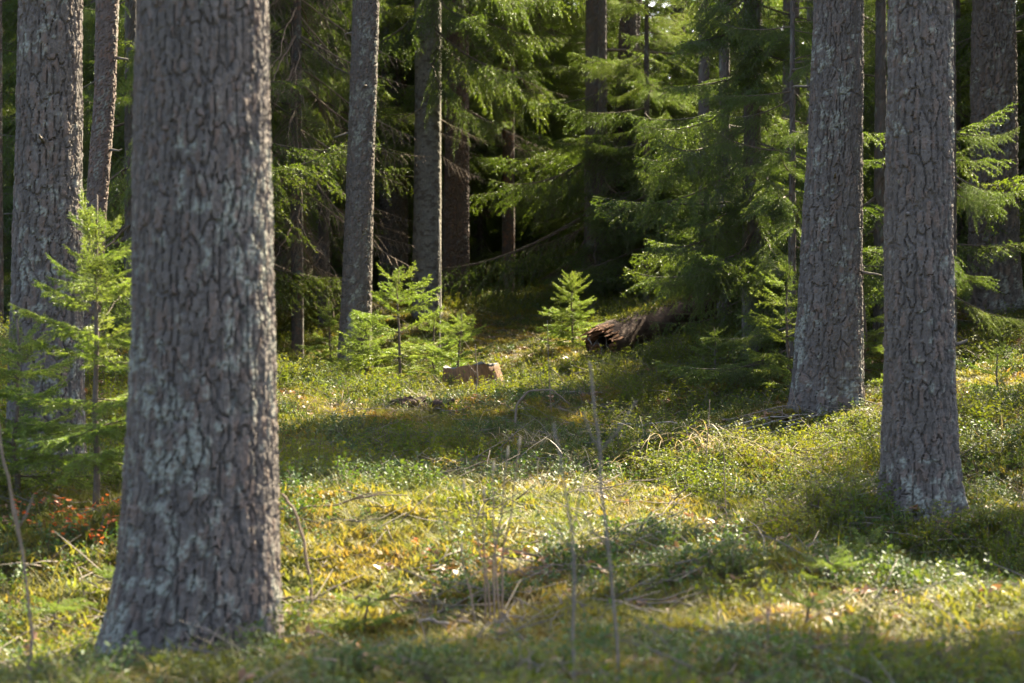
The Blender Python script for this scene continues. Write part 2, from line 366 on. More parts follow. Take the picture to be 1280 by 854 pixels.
# ------------------------------------------------------------------ trunk builder
def trunk_mesh(name, axis_fn, rad_fn, z0, zvis, ztop, step, mat, seed, plate=(0.045, 0.15), depth=0.018, style='pine', lich=0.5, lobes=0.0, minr=0.03):
    """axis_fn(z)->(x,y) and rad_fn(z) in local metres above the base; bark plates are displaced geometry up to zvis"""
    hs = np.concatenate([np.arange(z0, zvis, step), np.arange(zvis, ztop, 0.5), [ztop]])
    r0 = rad_fn(np.array([zvis * 0.5]))[0]; circ = 2 * math.pi * r0
    nu = int(max(24, min(420, circ / step))); per = max(5, int(round(circ / plate[0])))
    u = np.arange(nu) / nu
    U, H = np.meshgrid(u, hs)
    wx = (fbm(U * per * 0.8 + 3, H / plate[1] * 2.2 + 90, seed + 1, 4, 0) - 0.5)
    # keep the warp periodic around the trunk
    wrap = np.minimum(U, 1 - U) * 12; wx = wx * np.clip(wrap, 0, 1)
    X = U * per + wx * 1.3; Y = H / plate[1] + (fbm(U * per, H * 14 + 70, seed + 2, 2, per) - 0.5) * 0.9 + 60
    f1, f2, cid = voro(X, Y, seed, per)
    ridge = sstep(0.02, 0.17, f2 - f1)
    g1, g2, cid2 = voro(U * per * 2 + wx, H / plate[1] * 3.2 + 60, seed + 40, per * 2)
    fine = fbm(U * per * 6, H * 110 + 30, seed + 3, 3, per * 6)
    flake = sstep(0.02, 0.3, g2 - g1)
    ln = 0.62 * fbm(U * per * 1.0 + 7, H * 22 + 40, seed + 6, 4, per) + 0.38 * fbm(U * 4, H * 2.2 + 5, seed + 26, 2, 4) + 0.10 * np.exp(-np.clip(H, 0, 9) / 0.5)
    lf, lf2, _ = voro(U * per * 3, H * 65 + 20, seed + 60, per * 3)
    lichen = sstep(0.64 - 0.12 * lich, 0.72 - 0.12 * lich, ln) * sstep(0.6, 0.4, lf) * (0.35 + 0.65 * ridge)
    if style == 'pine':
        lay = np.floor(fbm(U * per * 0.8 + wx, H * 4.5 + 11, seed + 13, 4, 0) * np.clip(wrap, 0, 1) * 7) / 7      # stepped scales of bark
        disp = depth * (ridge - 1) + depth * 0.30 * (cid - 0.5) * ridge + depth * 0.25 * (flake - 1) + depth * 0.30 * np.round((cid2 - 0.5) * 3) / 3 * ridge + depth * 0.9 * (lay - 0.5) * (0.3 + 0.7 * ridge) + depth * 0.55 * (fine - 0.5)
        red = sstep(0.76, 0.84, cid2) * ridge * 0.4
    else:
        sc = fbm(U * per * 0.9, H * 34 + 20, seed + 4, 4, 0) * np.clip(wrap, 0, 1)
        disp = depth * (0.6 * (flake - 1) * (cid2 > 0.45) + 0.9 * (fine - 0.5) + 0.8 * (sc - 0.5)); red = sstep(0.56, 0.66, sc)
    disp = disp + lichen * 0.12 * depth
    disp = disp * np.where(H <= zvis, 1, 0.3)
    R = np.maximum(rad_fn(hs), minr * 0.3)[:, None] * np.ones_like(U)
    th = U * 2 * math.pi
    if lobes:
        R = R * (1 + lobes * np.exp(-np.clip(H, 0, 9) / 0.16) * (0.55 * np.cos(4 * th + seed) + 0.45 * np.cos(7 * th + seed * 2)))
    R = R * (1 + 0.05 * (fbm(U * 4, H * 1.5 + 9, seed + 8, 2, 4) - 0.5)) + disp
    ax, ay = axis_fn(hs)
    V = np.stack([ax[:, None] + R * np.cos(th), ay[:, None] + R * np.sin(th), H], -1).reshape(-1, 3)
    n = len(hs); i = (np.arange(n - 1)[:, None] * nu); j = np.arange(nu)[None, :]; k = (j + 1) % nu
    q = np.stack([i + j, i + k, i + nu + k, i + nu + j], -1).reshape(-1, 4)
    pl = np.clip(0.5 * cid + 0.25 * cid2 + 0.4 * (fine - 0.3), 0, 1)
    return mesh_np(name, V, q, [mat], smooth=(style != 'pine'), attrs={'plate': pl.ravel(), 'lichen': lichen.ravel(), 'red': red.ravel()})

TREES = []     # (x, y, r) of every stem, so that plants keep clear
def hero(key, name, label, mat, seed, height, step, group=None, cat='tree', **kw):
    d, prof = TR[key]
    prof = np.array(prof, float)
    z = CAM_Z - (prof[:, 0] - HORIZON) * d / F_PX; cx = ((prof[:, 1] + prof[:, 2]) / 2 - 640) * d / F_PX; r = (prof[:, 2] - prof[:, 1]) / 2 * d / F_PX
    o = np.argsort(z); z, cx, r = z[o], cx[o], r[o]
    bx, by = cx[0], d; bz = zg1(bx, by)
    root = link(name, None, loc=(bx, by, bz)); tag(root, label, cat, group)
    zl = z - bz; sl_x = (cx[-1] - cx[0]) / max(z[-1] - z[0], .1)
    htop = height; rtop = r[-1]
    def axis_fn(h):
        x = np.interp(h, zl, cx - bx); x = x + np.where(h > zl[-1], (h - zl[-1]) * sl_x * 0.6, 0)
        return x, np.zeros_like(x) + 0.004 * h
    def rad_fn(h):
        rr = np.interp(h, zl, r)
        return np.where(h > zl[-1], rtop * np.clip(1 - (h - zl[-1]) / (htop - zl[-1]), 0.04, 1) ** 0.8, rr)
    me = trunk_mesh('trunk', axis_fn, rad_fn, -0.25, zl[-1] + 0.25, htop, step, mat, seed, **kw)
    link('trunk', me, root)
    TREES.append((bx, by, r[0] * 1.05))
    root['_h'] = htop
    return root, axis_fn, rad_fn

# ------------------------------------------------------------------ boughs (template meshes shared between trees)
def bough_mesh(name, seed, L, side, side_step, sub, sub_step, nstep, nlen, nw, droop=0.25, lift=0.15, hang=0.15, ang=58, nstart=0.2, mats=None, needle_frac=1.0, base_r=0.012):
    R = np.random.default_rng(seed); lines = []     # (points, r0, r1, needles?)
    n = 12; t = np.linspace(0, 1, n)
    wob = np.cumsum(R.normal(0, 0.012, n)) * L
    main = np.c_[L * t, wob, L * (-droop * t + lift * t ** 2.5)]
    lines.append((main, base_r, 0.0022, nstart))
    s = 0.10 * L; sgn = 1
    def at(tt):
        f = tt * (n - 1); i = min(int(f), n - 2); return main[i] + (main[i + 1] - main[i]) * (f - i), main[i + 1] - main[i]
    while s < L * 0.97:
        tt = s / L; p, tg = at(tt); tg = tg / np.linalg.norm(tg)
        ln = side * (1 - tt) ** 0.65 * min(1, 0.35 + tt * 3) * R.uniform(0.6, 1.15)
        if R.random() < 0.93 and ln > 0.03:
            a = math.radians(ang + R.normal(0, 7)) * sgn
            dr = np.array([tg[0] * math.cos(a) - tg[1] * math.sin(a), tg[0] * math.sin(a) + tg[1] * math.cos(a), tg[2] + R.normal(-0.08, 0.12)])
            m = 5; q = np.linspace(0, 1, m)[:, None]
            pl = p + dr * ln * q + np.array([0.25 * ln, 0, 0]) * q ** 2 + np.array([0, 0, -hang * ln * R.uniform(0.4, 1.7)]) * q ** 1.6
            lines.append((pl, 0.0035, 0.0015, 0.0))
            ss = 0.18 * ln; g2 = 1
            while ss < ln * 0.95:
                k = ss / ln; f = k * (m - 1); i = min(int(f), m - 2); pp = pl[i] + (pl[i + 1] - pl[i]) * (f - i)
                tg2 = pl[i + 1] - pl[i]; tg2 /= np.linalg.norm(tg2)
                l2 = sub * (1 - 0.55 * k) * R.uniform(0.5, 1.2) * min(1, ln / side + 0.35)
                b = math.radians(48 + R.normal(0, 8)) * g2
                d2 = np.array([tg2[0] * math.cos(b) - tg2[1] * math.sin(b), tg2[0] * math.sin(b) + tg2[1] * math.cos(b), tg2[2] + R.normal(-0.1, 0.15)])
                lines.append((np.array([pp, pp + d2 * l2 * 0.5, pp + d2 * l2 + np.array([0, 0, -hang * 0.6 * l2])]), 0.002, 0.0012, 0.0))
                ss += sub_step * R.uniform(0.7, 1.3) * 0.5; g2 = -g2
        s += side_step * R.uniform(0.7, 1.3) * 0.5; sgn = -sgn
    mb = MB(); S0 = []; S1 = []
    for pts, r0, r1, ns in lines:
        k = len(pts); v, q, tr = tube(pts, np.linspace(r0, r1, k), 3 if r0 < 0.01 else 5, cap=False); mb.add(v, q, tr)
        for i in range(k - 1):
            if (i + 0.5) / (k - 1) >= ns: S0.append(pts[i]); S1.append(pts[i + 1])
    V = np.vstack(mb.v); Q = np.vstack(mb.q).astype(int)
    faces = [Q]; midx = [np.zeros(len(Q), int)]
    if needle_frac > 0:
        S0 = np.array(S0); S1 = np.array(S1); ln = np.linalg.norm(S1 - S0, axis=1)
        cnt = np.maximum(1, (ln / nstep * needle_frac).astype(int)); idx = np.repeat(np.arange(len(S0)), cnt); N = len(idx)
        f = R.random(N)[:, None]; p = S0[idx] * (1 - f) + S1[idx] * f
        ax = (S1 - S0)[idx] / ln[idx][:, None]
        ra = R.normal(size=(N, 3)); ra[:, 2] = ra[:, 2] * 0.8 + 0.25
        ra -= (ra * ax).sum(1)[:, None] * ax; ra /= np.linalg.norm(ra, axis=1)[:, None] + 1e-9
        fa = np.radians(R.normal(50, 9, N))[:, None]
        dr = ax * np.cos(fa) + ra * np.sin(fa)
        sd = np.cross(dr, R.normal(size=(N, 3))); sd /= np.linalg.norm(sd, axis=1)[:, None] + 1e-9
        l = (nlen * R.uniform(0.75, 1.15, N))[:, None]
        a = p + sd * nw / 2; b = p - sd * nw / 2; c = p + dr * l
        b0 = len(V); V = np.vstack([V, np.stack([a, b, c], 1).reshape(-1, 3)])
        T = (b0 + np.arange(3 * N)).reshape(-1, 3)
        faces.append(T); midx.append(np.ones(N, int))
    return mesh_np(name, V, faces, mats, np.concatenate(midx))

SM = [M['twig'], M['needle']]; YM = [M['twig'], M['needle_young']]; DM = [M['dead_twig'], M['needle']]
SPRUCE = [bough_mesh('spruce_bough', 100 + i, 1.7, 0.62, 0.070, 0.17, 0.055, 0.0042, 0.020, 0.0058, droop=dr, lift=lf, hang=hg, mats=SM, base_r=0.016)
          for i, (dr, lf, hg) in enumerate([(0.25, 0.22, 0.25), (0.4, 0.3, 0.5), (0.15, 0.1, 0.35), (0.5, 0.35, 0.7)])]
SPARSE = [bough_mesh('spruce_bough_sparse', 140 + i, 1.6, 0.5, 0.13, 0.13, 0.09, 0.006, 0.020, 0.0055, droop=0.4, lift=0.2, hang=0.9, nstart=0.55, mats=SM, base_r=0.015) for i in range(2)]
DEAD = [bough_mesh('dead_bough', 160 + i, 1.5, 0.42, 0.13, 0.12, 0.08, 1, 1, 1, droop=0.35 + 0.1 * i, lift=0.12, hang=0.7, mats=DM, needle_frac=0, base_r=0.014) for i in range(3)]
YOUNG = [bough_mesh('sapling_branch', 180 + i, 0.5, 0.19, 0.060, 0.085, 0.050, 0.0011, 0.017, 0.0030, droop=dr, lift=lf, hang=0.1, ang=52, nstart=0.1, mats=YM, base_r=0.005)
         for i, (dr, lf) in enumerate([(0.05, 0.1), (-0.15, 0.05), (0.15, 0.2), (-0.3, 0.0)])]
PINEB = [bough_mesh('pine_bough', 200 + i, 1.8, 0.7, 0.3, 0.3, 0.16, 0.012, 0.05, 0.006, droop=-0.1, lift=0.2, hang=-0.1, nstart=0.5, mats=[M['twig'], M['needle_pine']], base_r=0.025) for i in range(2)]

def put_boughs(root, axis_fn, rad_fn, R, specs, check=True, name='bough', rcheck=0.32):
    """specs: (height, azimuth, pitch, length scale, mesh, mesh length)"""
    base = np.array(root.location); n = 0
    for h, az, pitch, sc, me, L in specs:
        ax, ay = axis_fn(np.array([h])); r = float(rad_fn(np.array([h]))[0]) * 0.7
        lp = np.array([ax[0] + math.cos(az) * r, ay[0] + math.sin(az) * r, h])
        if check:
            dv = np.array([math.cos(az) * math.cos(pitch), math.sin(az) * math.cos(pitch), math.sin(pitch) - 0.2])
            pts = [base + lp + dv * L * sc * q for q in (0.2, 0.45, 0.7, 0.95)]
            if shades(pts, rcheck): continue
        link(name, me, root, lp, (R.normal(0, 0.25), -pitch, az), sc); n += 1
    return n

def ring_specs(R, h0, h1, dh, lmax, ltop, meshes, L, pitch0=0.0, pitch1=0.35, per=4):
    out = []; h = h0
    while h < h1:
        q = (h - h0) / max(h1 - h0, .1)
        for k in range(per):
            az = R.uniform(0, 2 * math.pi)
            ln = (lmax * (1 - q) + ltop * q) * R.uniform(0.7, 1.15)
            out.append((h + R.uniform(-.5, .5) * dh, az, pitch0 * (1 - q) + pitch1 * q + R.normal(0, 0.12), ln / L, meshes[R.integers(len(meshes))], L))
        h += dh
    return out

# ------------------------------------------------------------------ the standing trees
R = np.random.default_rng(5)
PB = M['pine_bark']
hero('front', 'pine_tree', 'thickest pine trunk with broad furrowed bark plates and pale green lichen flecks', PB, 21, 17, 0.0048, plate=(0.029, 0.16), depth=0.0115, lich=0.65, lobes=0.16)
heroL = hero('left', 'pine_tree', 'grey pine trunk rising behind the spruce sapling beside the thickest trunk', PB, 33, 17, 0.0062, plate=(0.040, 0.20), depth=0.013, lich=0.15, lobes=0.10)
heroRM = hero('rmid', 'pine_tree', 'grey pine on a mossy mound with dead twigs, leaning away from the low spruce boughs', PB, 47, 18, 0.0072, plate=(0.042, 0.22), depth=0.015, lich=0.2, lobes=0.2)
heroR = hero('right', 'pine_tree', 'straight pine with blue green lichen on its lower bark, standing on a mossy hummock', PB, 58, 17, 0.0058, plate=(0.038, 0.18), depth=0.013, lich=0.5, lobes=0.2)
heroRF = hero('rfar', 'pine_tree', 'stout pine behind spruce sprays, further up the slope than the lichened pine', PB, 64, 18, 0.011, plate=(0.045, 0.30), depth=0.020, lich=0.2, lobes=0.08)
heroM = hero('mid', 'pine_tree', 'slender grey pine with sunlit edge and small spruces around its foot', PB, 77, 16, 0.010, plate=(0.032, 0.14), depth=0.010, lich=0.25, lobes=0.12)
heroLe = hero('lean', 'pine_tree', 'thin leaning brown pine trunk behind the two thick pines', M['pine_bark_brown'], 81, 14, 0.010, plate=(0.03, 0.10), depth=0.008, lich=0.3)
heroE = hero('edge', 'pine_tree', 'thin dark pine trunk partly cut off beyond the grey pine behind the sapling', M['pine_bark_brown'], 84, 14, 0.012, plate=(0.03, 0.1), depth=0.008, lich=0.3)
heroG = hero('grey', 'spruce_tree', 'smooth pale grey spruce trunk with bright sunlit sprays hanging beside it', M['grey_bark'], 90, 18, 0.010, plate=(0.05, 0.05), depth=0.012, style='smooth', lich=0.3)
heroD = hero('dark', 'spruce_tree', 'dark rough spruce trunk just behind the pale grey spruce', M['pine_bark_brown'], 93, 18, 0.014, plate=(0.04, 0.1), depth=0.014, lich=0.2)
heroD2 = hero('dark2', 'spruce_tree', 'deep shaded spruce trunk between the slender pine and the pale grey spruce', M['spruce_bark'], 95, 18, 0.016, plate=(0.04, 0.1), depth=0.012, lich=0.1)
heroF = hero('far', 'spruce_tree', 'thin straight brown spruce trunk deep in the shade, clear of other trunks', M['pine_bark_brown'], 97, 17, 0.014, plate=(0.03, 0.06), depth=0.005, style='smooth', lich=0.2)
heroV = hero('veil', 'spruce_tree', 'dark spruce trunk veiled by green boughs behind the fallen log', M['spruce_bark'], 99, 18, 0.016, plate=(0.04, 0.1), depth=0.01, lich=0.2)
heroT = hero('thin', 'spruce_tree', 'very thin dark spruce stem hung with bare brown twigs', M['spruce_bark'], 101, 13, 0.011, plate=(0.03, 0.06), depth=0.004, style='smooth', lich=0.2)
heroRE = hero('redge', 'spruce_tree', 'dark spruce trunk just beyond the stout pine on the slope', M['spruce_bark'], 103, 17, 0.016, plate=(0.04, 0.1), depth=0.01, lich=0.2)

pines = [heroL, heroRM, heroR, heroRF, heroM, heroLe, heroE]
for hr in pines:
    H = hr[0]['_h']; put_boughs(*hr, R, ring_specs(R, H - 5.5, H - 0.3, 0.7, 2.2, 0.8, PINEB, 1.8, 0.1, 0.6, 3), rcheck=0.5)
    # dead snags on the bare trunk
for hr in (heroLe, heroE, heroM):
    put_boughs(*hr, R, ring_specs(R, 4.6, 7.0, 0.8, 0.7, 0.5, DEAD, 1.5, 0.1, 0.1, 1), name='dead_branch')

for hr, hs in ((heroL, (1.0, 1.6)), (heroRM, (0.9, 1.5, 2.1)), (heroR, (0.8, 1.4)), (heroM, (1.3, 2.2, 2.6, 3.1)), (heroRF, (1.2, 2.2)), (heroLe, (1.4, 2.0, 2.4)), (heroD, (1.5, 2.5)), (heroF, (1.0, 1.6, 2.2, 2.8))):
    for h in hs:
        az = R.choice([R.uniform(-0.5, 0.3), R.uniform(2.8, 3.6), R.uniform(-2.2, -1.0)]); ax, ay = hr[1](np.array([h])); r = float(hr[2](np.array([h]))[0]) - 0.012
        b = np.array([ax[0] + math.cos(az) * r, ay[0] + math.sin(az) * r, h]); d = np.array([math.cos(az), math.sin(az), R.uniform(-.3, .3)]); L = R.uniform(.04, .16)
        m2 = MB(); m2.tube([b, b + d * L * .4, b + d * L * .8 + R.normal(0, .006, 3), b + d * L + R.normal(0, .008, 3)], [.012, .008, .006, .003], 6); link('branch_stub', m2.mesh('branch_stub', [M['grey_twig']]), hr[0])
# pale grey spruce: live boughs from about 2.4 m, sunlit ones toward the right
sp = []
for h, az, ln in [(2.55, -0.5, 1.1), (2.8, -1.3, 1.0), (3.0, 0.1, 1.4), (3.2, -0.8, 1.7), (3.35, -2.2, 1.3), (3.6, -0.3, 1.6), (3.7, -1.2, 1.6), (3.9, 3.6, 1.5), (4.0, -0.7, 1.8), (4.3, -0.1, 1.9), (4.4, -1.6, 1.7), (4.6, -0.9, 2.0), (4.7, 3.9, 1.6)]:
    sp.append((h, az, -0.28, ln / 1.7, SPRUCE[1 if ln > 1.2 else 3], 1.7))
put_boughs(*heroG, R, sp, check=False)
put_boughs(*heroG, R, [(h, a, -0.1, 0.4, DEAD[i % 3], 1.5) for i, (h, a) in enumerate([(2.05, -0.6), (2.2, 0.2), (1.8, -0.3), (2.3, -2.0)])], check=False, name='dead_branch')
put_boughs(*heroG, R, ring_specs(R, 5, 17, 0.55, 1.9, 0.4, SPRUCE, 1.7, -0.15, 0.4, 4))
# thin spruce: bare hanging twigs low, a thin crown above
put_boughs(*heroT, R, ring_specs(R, 0.9, 4.6, 0.16, 1.1, 1.3, DEAD, 1.5, -0.3, -0.25, 2), check=False, name='dead_branch')
put_boughs(*heroT, R, ring_specs(R, 2.4, 5.0, 0.28, 1.1, 1.2, SPARSE, 1.6, -0.35, -0.2, 2))
put_boughs(*heroT, R, ring_specs(R, 5.0, 12.6, 0.5, 1.3, 0.3, SPRUCE, 1.7, -0.1, 0.4, 3))
for hr, lo in ((heroD, 3.2), (heroD2, 2.2), (heroF, 3.4), (heroV, 1.6), (heroRE, 1.8)):
    put_boughs(*hr, R, ring_specs(R, lo * 0.5, lo, 0.4, 0.9, 1.1, DEAD, 1.5, -0.1, -0.1, 1), name='dead_branch')
    put_boughs(*hr, R, ring_specs(R, lo, 17, 0.5, 2.0, 0.4, SPRUCE, 1.7, -0.2, 0.4, 4))

# ------------------------------------------------------------------ whole spruces with green boughs
def straight(h): return np.zeros_like(h), np.zeros_like(h)
def mk_rad(r0, H): return lambda h: r0 * np.clip(1 - np.clip(h, 0, H) / H, 0.05, 1) ** 0.85
TRUNKS = {}
def spruce_trunk(H, r0, v):
    key = (H, r0, v)
    if key not in TRUNKS:
        TRUNKS[key] = trunk_mesh('trunk', straight, mk_rad(r0, H), -0.3, 5.0, H, 0.03, M['spruce_bark'], 300 + v, plate=(0.04, 0.09), depth=0.009, lich=0.4, lobes=0.1)
    return TRUNKS[key]
def clear_spot(x, y, r, H, reach):
    """nudge a tree to where its trunk stands in the way of the fewest sunbeams"""
    best = None; h2 = SUN[:2] / np.linalg.norm(SUN[:2]); up = SUN[2] / np.linalg.norm(SUN[:2])
    for rad in (0, 0.33, 0.66, 1.0):
        for k in range(1 if rad == 0 else 8):
            cx = x + reach * rad * math.cos(k * 0.785 + rad); cy_ = y + reach * rad * math.sin(k * 0.785 + rad)
            v = np.array([cx, cy_]) - lit_pts[:, :2]; t = v @ h2; dd = np.abs(v[:, 0] * h2[1] - v[:, 1] * h2[0])
            hit = ((t > 0.4) & (dd < r + 0.12) & (lit_pts[:, 2] + t * up < zg1(cx, cy_) + H * 0.9)).sum() + rad * 1.5
            if best is None or hit < best[0]: best = (hit, cx, cy_)
    return best[1], best[2]
def spruce(x, y, H, r0, v, label, group, low, lmax, dh=0.45, per=4, meshes=SPRUCE, dead=True, seed=0, check=True, pitch0=-0.15, rcheck=0.32, name='spruce_tree', reach=0, open_side=0):
    Rn = np.random.default_rng(900 + seed)
    if reach: x, y = clear_spot(x, y, r0, H, reach)
    root = link(name, None, loc=(x, y, zg1(x, y) - 0.02)); tag(root, label, 'tree', group)
    link('trunk', spruce_trunk(H, r0, v), root)
    rf = mk_rad(r0, H)
    if dead and low > 0.8: put_boughs(root, straight, rf, Rn, ring_specs(Rn, 0.5, low + 0.6, 0.35, 0.9, 1.2, DEAD, 1.5, -0.1, -0.1, 2), name='dead_branch', check=check)
    sp = ring_specs(Rn, low, H - 0.2, dh, lmax, 0.25, meshes, 1.7, pitch0, 0.45, per)
    if open_side: sp = [q for q in sp if not (q[0] < open_side and math.cos(q[1]) < -0.15)]      # no low boughs towards the clearing
    put_boughs(root, straight, rf, Rn, sp, check=check, rcheck=rcheck)
    TREES.append((x, y, r0))
    return root

# the leafy spruces right of the clearing
def px_xy(px, d): return (px - 640) * d / F_PX, d
x, y = px_xy(940, 15.8)
spruce(x, y, 11, 0.085, 0, 'dense green spruce with boughs sweeping to the ground behind the mossy mound pine', None, 0.3, 1.35, 0.24, 5, seed=1, check=True, pitch0=-0.05, rcheck=0.25, open_side=0.7)
dense = [o for o in C.objects if o.get('label', '').startswith('dense green spruce')][0]
put_boughs(dense, straight, mk_rad(0.085, 11), R, [(h, -1.57 + R.uniform(-1.0, 0.8), -0.15, R.uniform(.5, .75), SPRUCE[k % 4], 1.7) for k, h in enumerate(np.arange(0.8, 3.9, 0.12))], check=False)
x, y = px_xy(990, 14.2)
spruce(x, y, 5.2, 0.035, 1, 'young spruce with thin pale stem beside the mossy mound pine', None, 0.35, 1.0, 0.30, 4, seed=2, dead=False, pitch0=0.0, rcheck=0.25)
x, y = px_xy(905, 18.4)
spruce(x, y, 9, 0.07, 1, 'green spruce standing over the mossy fallen log', None, 0.9, 1.5, 0.32, 4, seed=3, pitch0=-0.1, rcheck=0.25, open_side=1.9)
x, y = px_xy(1100, 15.5)
spruce(x, y, 8, 0.06, 1, 'spruce filling the gap between the two nearest right hand pines with green sprays', None, 0.3, 1.2, 0.32, 4, seed=4)
x, y = px_xy(1190, 19)
spruce(x, y, 12, 0.09, 0, 'spruce whose green sprays cross the stout pine on the slope', None, 0.5, 1.6, 0.35, 4, seed=5)
x, y = px_xy(1192, 14.6)
spruce(x, y, 3.6, 0.028, 1, 'slim young spruce behind the lichened pine, sprays reaching towards the stout pine', None, 0.2, 0.75, 0.30, 3, seed=6, dead=False)

for i, (px, d, H, low, lm, lab) in enumerate([(778, 23.8, 12, 0.8, 1.4, 'shadowy spruce with wide boughs some way behind the lone bright sapling'), (790, 23.0, 11, 0.5, 1.6, 'green spruce rising behind the fallen log'),
        (835, 20.0, 12, 1.2, 1.8, 'spruce with layered sprays deeper behind the fallen log'), (965, 18.2, 13, 0.6, 1.8, 'tall spruce with sunlit top sprays behind the mossy mound pine'), (672, 29, 14, 2.6, 1.4, 'spruce with high hanging boughs over the dark hollow'),
        (330, 20.5, 12, 1.6, 1.3, 'thin crowned spruce beside the thickest pine'), (405, 21.8, 12, 1.9, 1.4, 'spruce with brown and green hanging sprays behind the slender pine'), (165, 16.5, 10, 0.8, 1.3, 'green spruce glimpsed between the leaning trunk and the thickest pine'), (125, 18, 11, 1.0, 1.4, 'dark green spruce behind the leaning brown trunk')]):
    x, y = px_xy(px, d)
    spruce(x, y, H, 0.07, 1, lab, None, low, lm, 0.30, 4, seed=200 + i, meshes=SPRUCE if px not in (330, 405) else SPRUCE[1:] + SPARSE, rcheck=0.3, reach=0.4, open_side=1.5 if px in (835, 790) else 0)
for i, (px, d, H) in enumerate([(600, 29, 6), (655, 30, 7), (500, 29.5, 6), (455, 26.5, 5), (690, 31, 7), (560, 32, 7), (735, 28.5, 6), (395, 28, 6), (765, 33, 8), (620, 33, 9), (808, 22.4, 6), (690, 30, 7)]):
    x, y = px_xy(px, d)
    spruce(x, y, H, 0.05, 2, 'half grown dark green spruce in the shaded hollow behind the clearing', 'half grown spruces in the hollow', 0.9 if px in (600, 655) else 0.4, 1.3, 0.26, 4, seed=240 + i, dead=False, check=False)
BG = 'background spruces'
BGL = 'tall shaded spruce with dark green boughs in the forest around the clearing'  # shared with the unseen sun side spruces added for shade
spots = [(300, 23, 2.0), (405, 26, 2.6), (180, 19, 1.0), (60, 21, 0.9), (130, 27, 1.5), (-40, 24, 1), (470, 31, 2.2), (600, 31, 2.2), (820, 23, 1.4), (880, 27, 1),
         (960, 21, 1), (1010, 26, 1), (1090, 22, 1), (1160, 28, 1.2), (1250, 24, 1), (1340, 20, .8), (1330, 29, 1), (560, 27.5, 3.2), (350, 31, 2.2), (235, 30, 1.6), (790, 31, 1.5), (650, 34, 1.2), (525, 35, 1.4),
         (1440, 17, .8), (1500, 24, 1), (-130, 19, .9), (-160, 28, 1), (915, 33, 1), (1060, 33, 1), (420, 36, 1.2), (1200, 35, 1), (300, 37, 1), (740, 38, 1), (100, 35, 1), (0, 31, 1)]
for i, (px, d, low) in enumerate(spots):
    x, y = px_xy(px, d)
    spruce(x, y, [17, 15, 19][i % 3], [0.13, 0.11, 0.15][i % 3], i % 3, BGL, BG, low * 0.7, [2.1, 1.9, 2.3][i % 3], 0.42, 4, seed=20 + i, reach=0.8)

# unseen spruces added on the sun side to cast shade on the ground
for i, (x, y) in enumerate([(4.6, 11.2), (6.2, 13), (5.6, 16.2), (7.6, 10.5), (8.6, 14.5), (7.4, 18.5), (10.4, 12.6), (10.8, 17.2), (9.4, 21), (12.6, 15), (13, 20), (12, 25), (15.5, 18), (16, 23), (15, 28), (11, 30), (18, 27), (19, 33), (14, 35), (5.2, 13.6), (6.6, 11.2), (4.9, 18.3), (8.2, 12.4), (6.4, 20.5), (9.2, 16.6), (11.6, 20.8), (8.6, 25)]):
    spruce(x, y, [17, 15, 19][i % 3], [0.13, 0.11, 0.15][i % 3], i % 3, BGL, BG, 2.5, 1.8, 0.36, 5, seed=70 + i, dead=False, reach=1.6)

# ------------------------------------------------------------------ far wood beyond, one mass
def far_wood():
    Rf = np.random.default_rng(4); V = []; T = []; n = 0
    # a coarse bough: splinters along a spray
    k = 46; f = Rf.random(k)
    p = np.c_[f * 1.7, Rf.normal(0, 0.16, k) * (1.1 - f), -0.25 * f + Rf.normal(0, 0.05, k)]
    dr = Rf.normal(size=(k, 3)) * [0.6, 1, 0.35]; dr /= np.linalg.norm(dr, axis=1)[:, None]
    sd = np.cross(dr, Rf.normal(size=(k, 3))); sd /= np.linalg.norm(sd, axis=1)[:, None]
    tri = np.stack([p + sd * 0.05, p - sd * 0.05, p + dr * 0.28], 1)
    for i in range(105):
        y = Rf.uniform(42, 72); x = Rf.uniform(-0.34 * y - 4, 0.42 * y + 8); H = Rf.uniform(13, 20); z0 = zg1(x, y)
        v, q, t = tube([(x, y, z0 - 0.3), (x, y, z0 + H * 0.5), (x, y, z0 + H)], [0.15, 0.09, 0.02], 5, cap=False)
        V.append(v); T.append(np.vstack([q[:, [0, 1, 2]], q[:, [0, 2, 3]]]) + n); n += len(v)
        for h in np.arange(0.8, H, 0.42):
            for _ in range(4):
                a = Rf.uniform(0, 6.283); s = 1.25 * (1 - h / H) + 0.2
                c_, s_ = math.cos(a), math.sin(a)
                w = tri.reshape(-1, 3) * s; w = np.c_[w[:, 0] * c_ - w[:, 1] * s_ + x, w[:, 0] * s_ + w[:, 1] * c_ + y, w[:, 2] + z0 + h]
                V.append(w); T.append(np.arange(len(w)).reshape(-1, 3) + n); n += len(w)
    T = np.vstack(T)
    return mesh_np('far_wood', np.vstack(V), T, [M['needle']])
fw = link('far_wood', far_wood()); tag(fw, 'dark spruce wood far behind the clearing, seen as one mass', 'forest', kind='stuff')

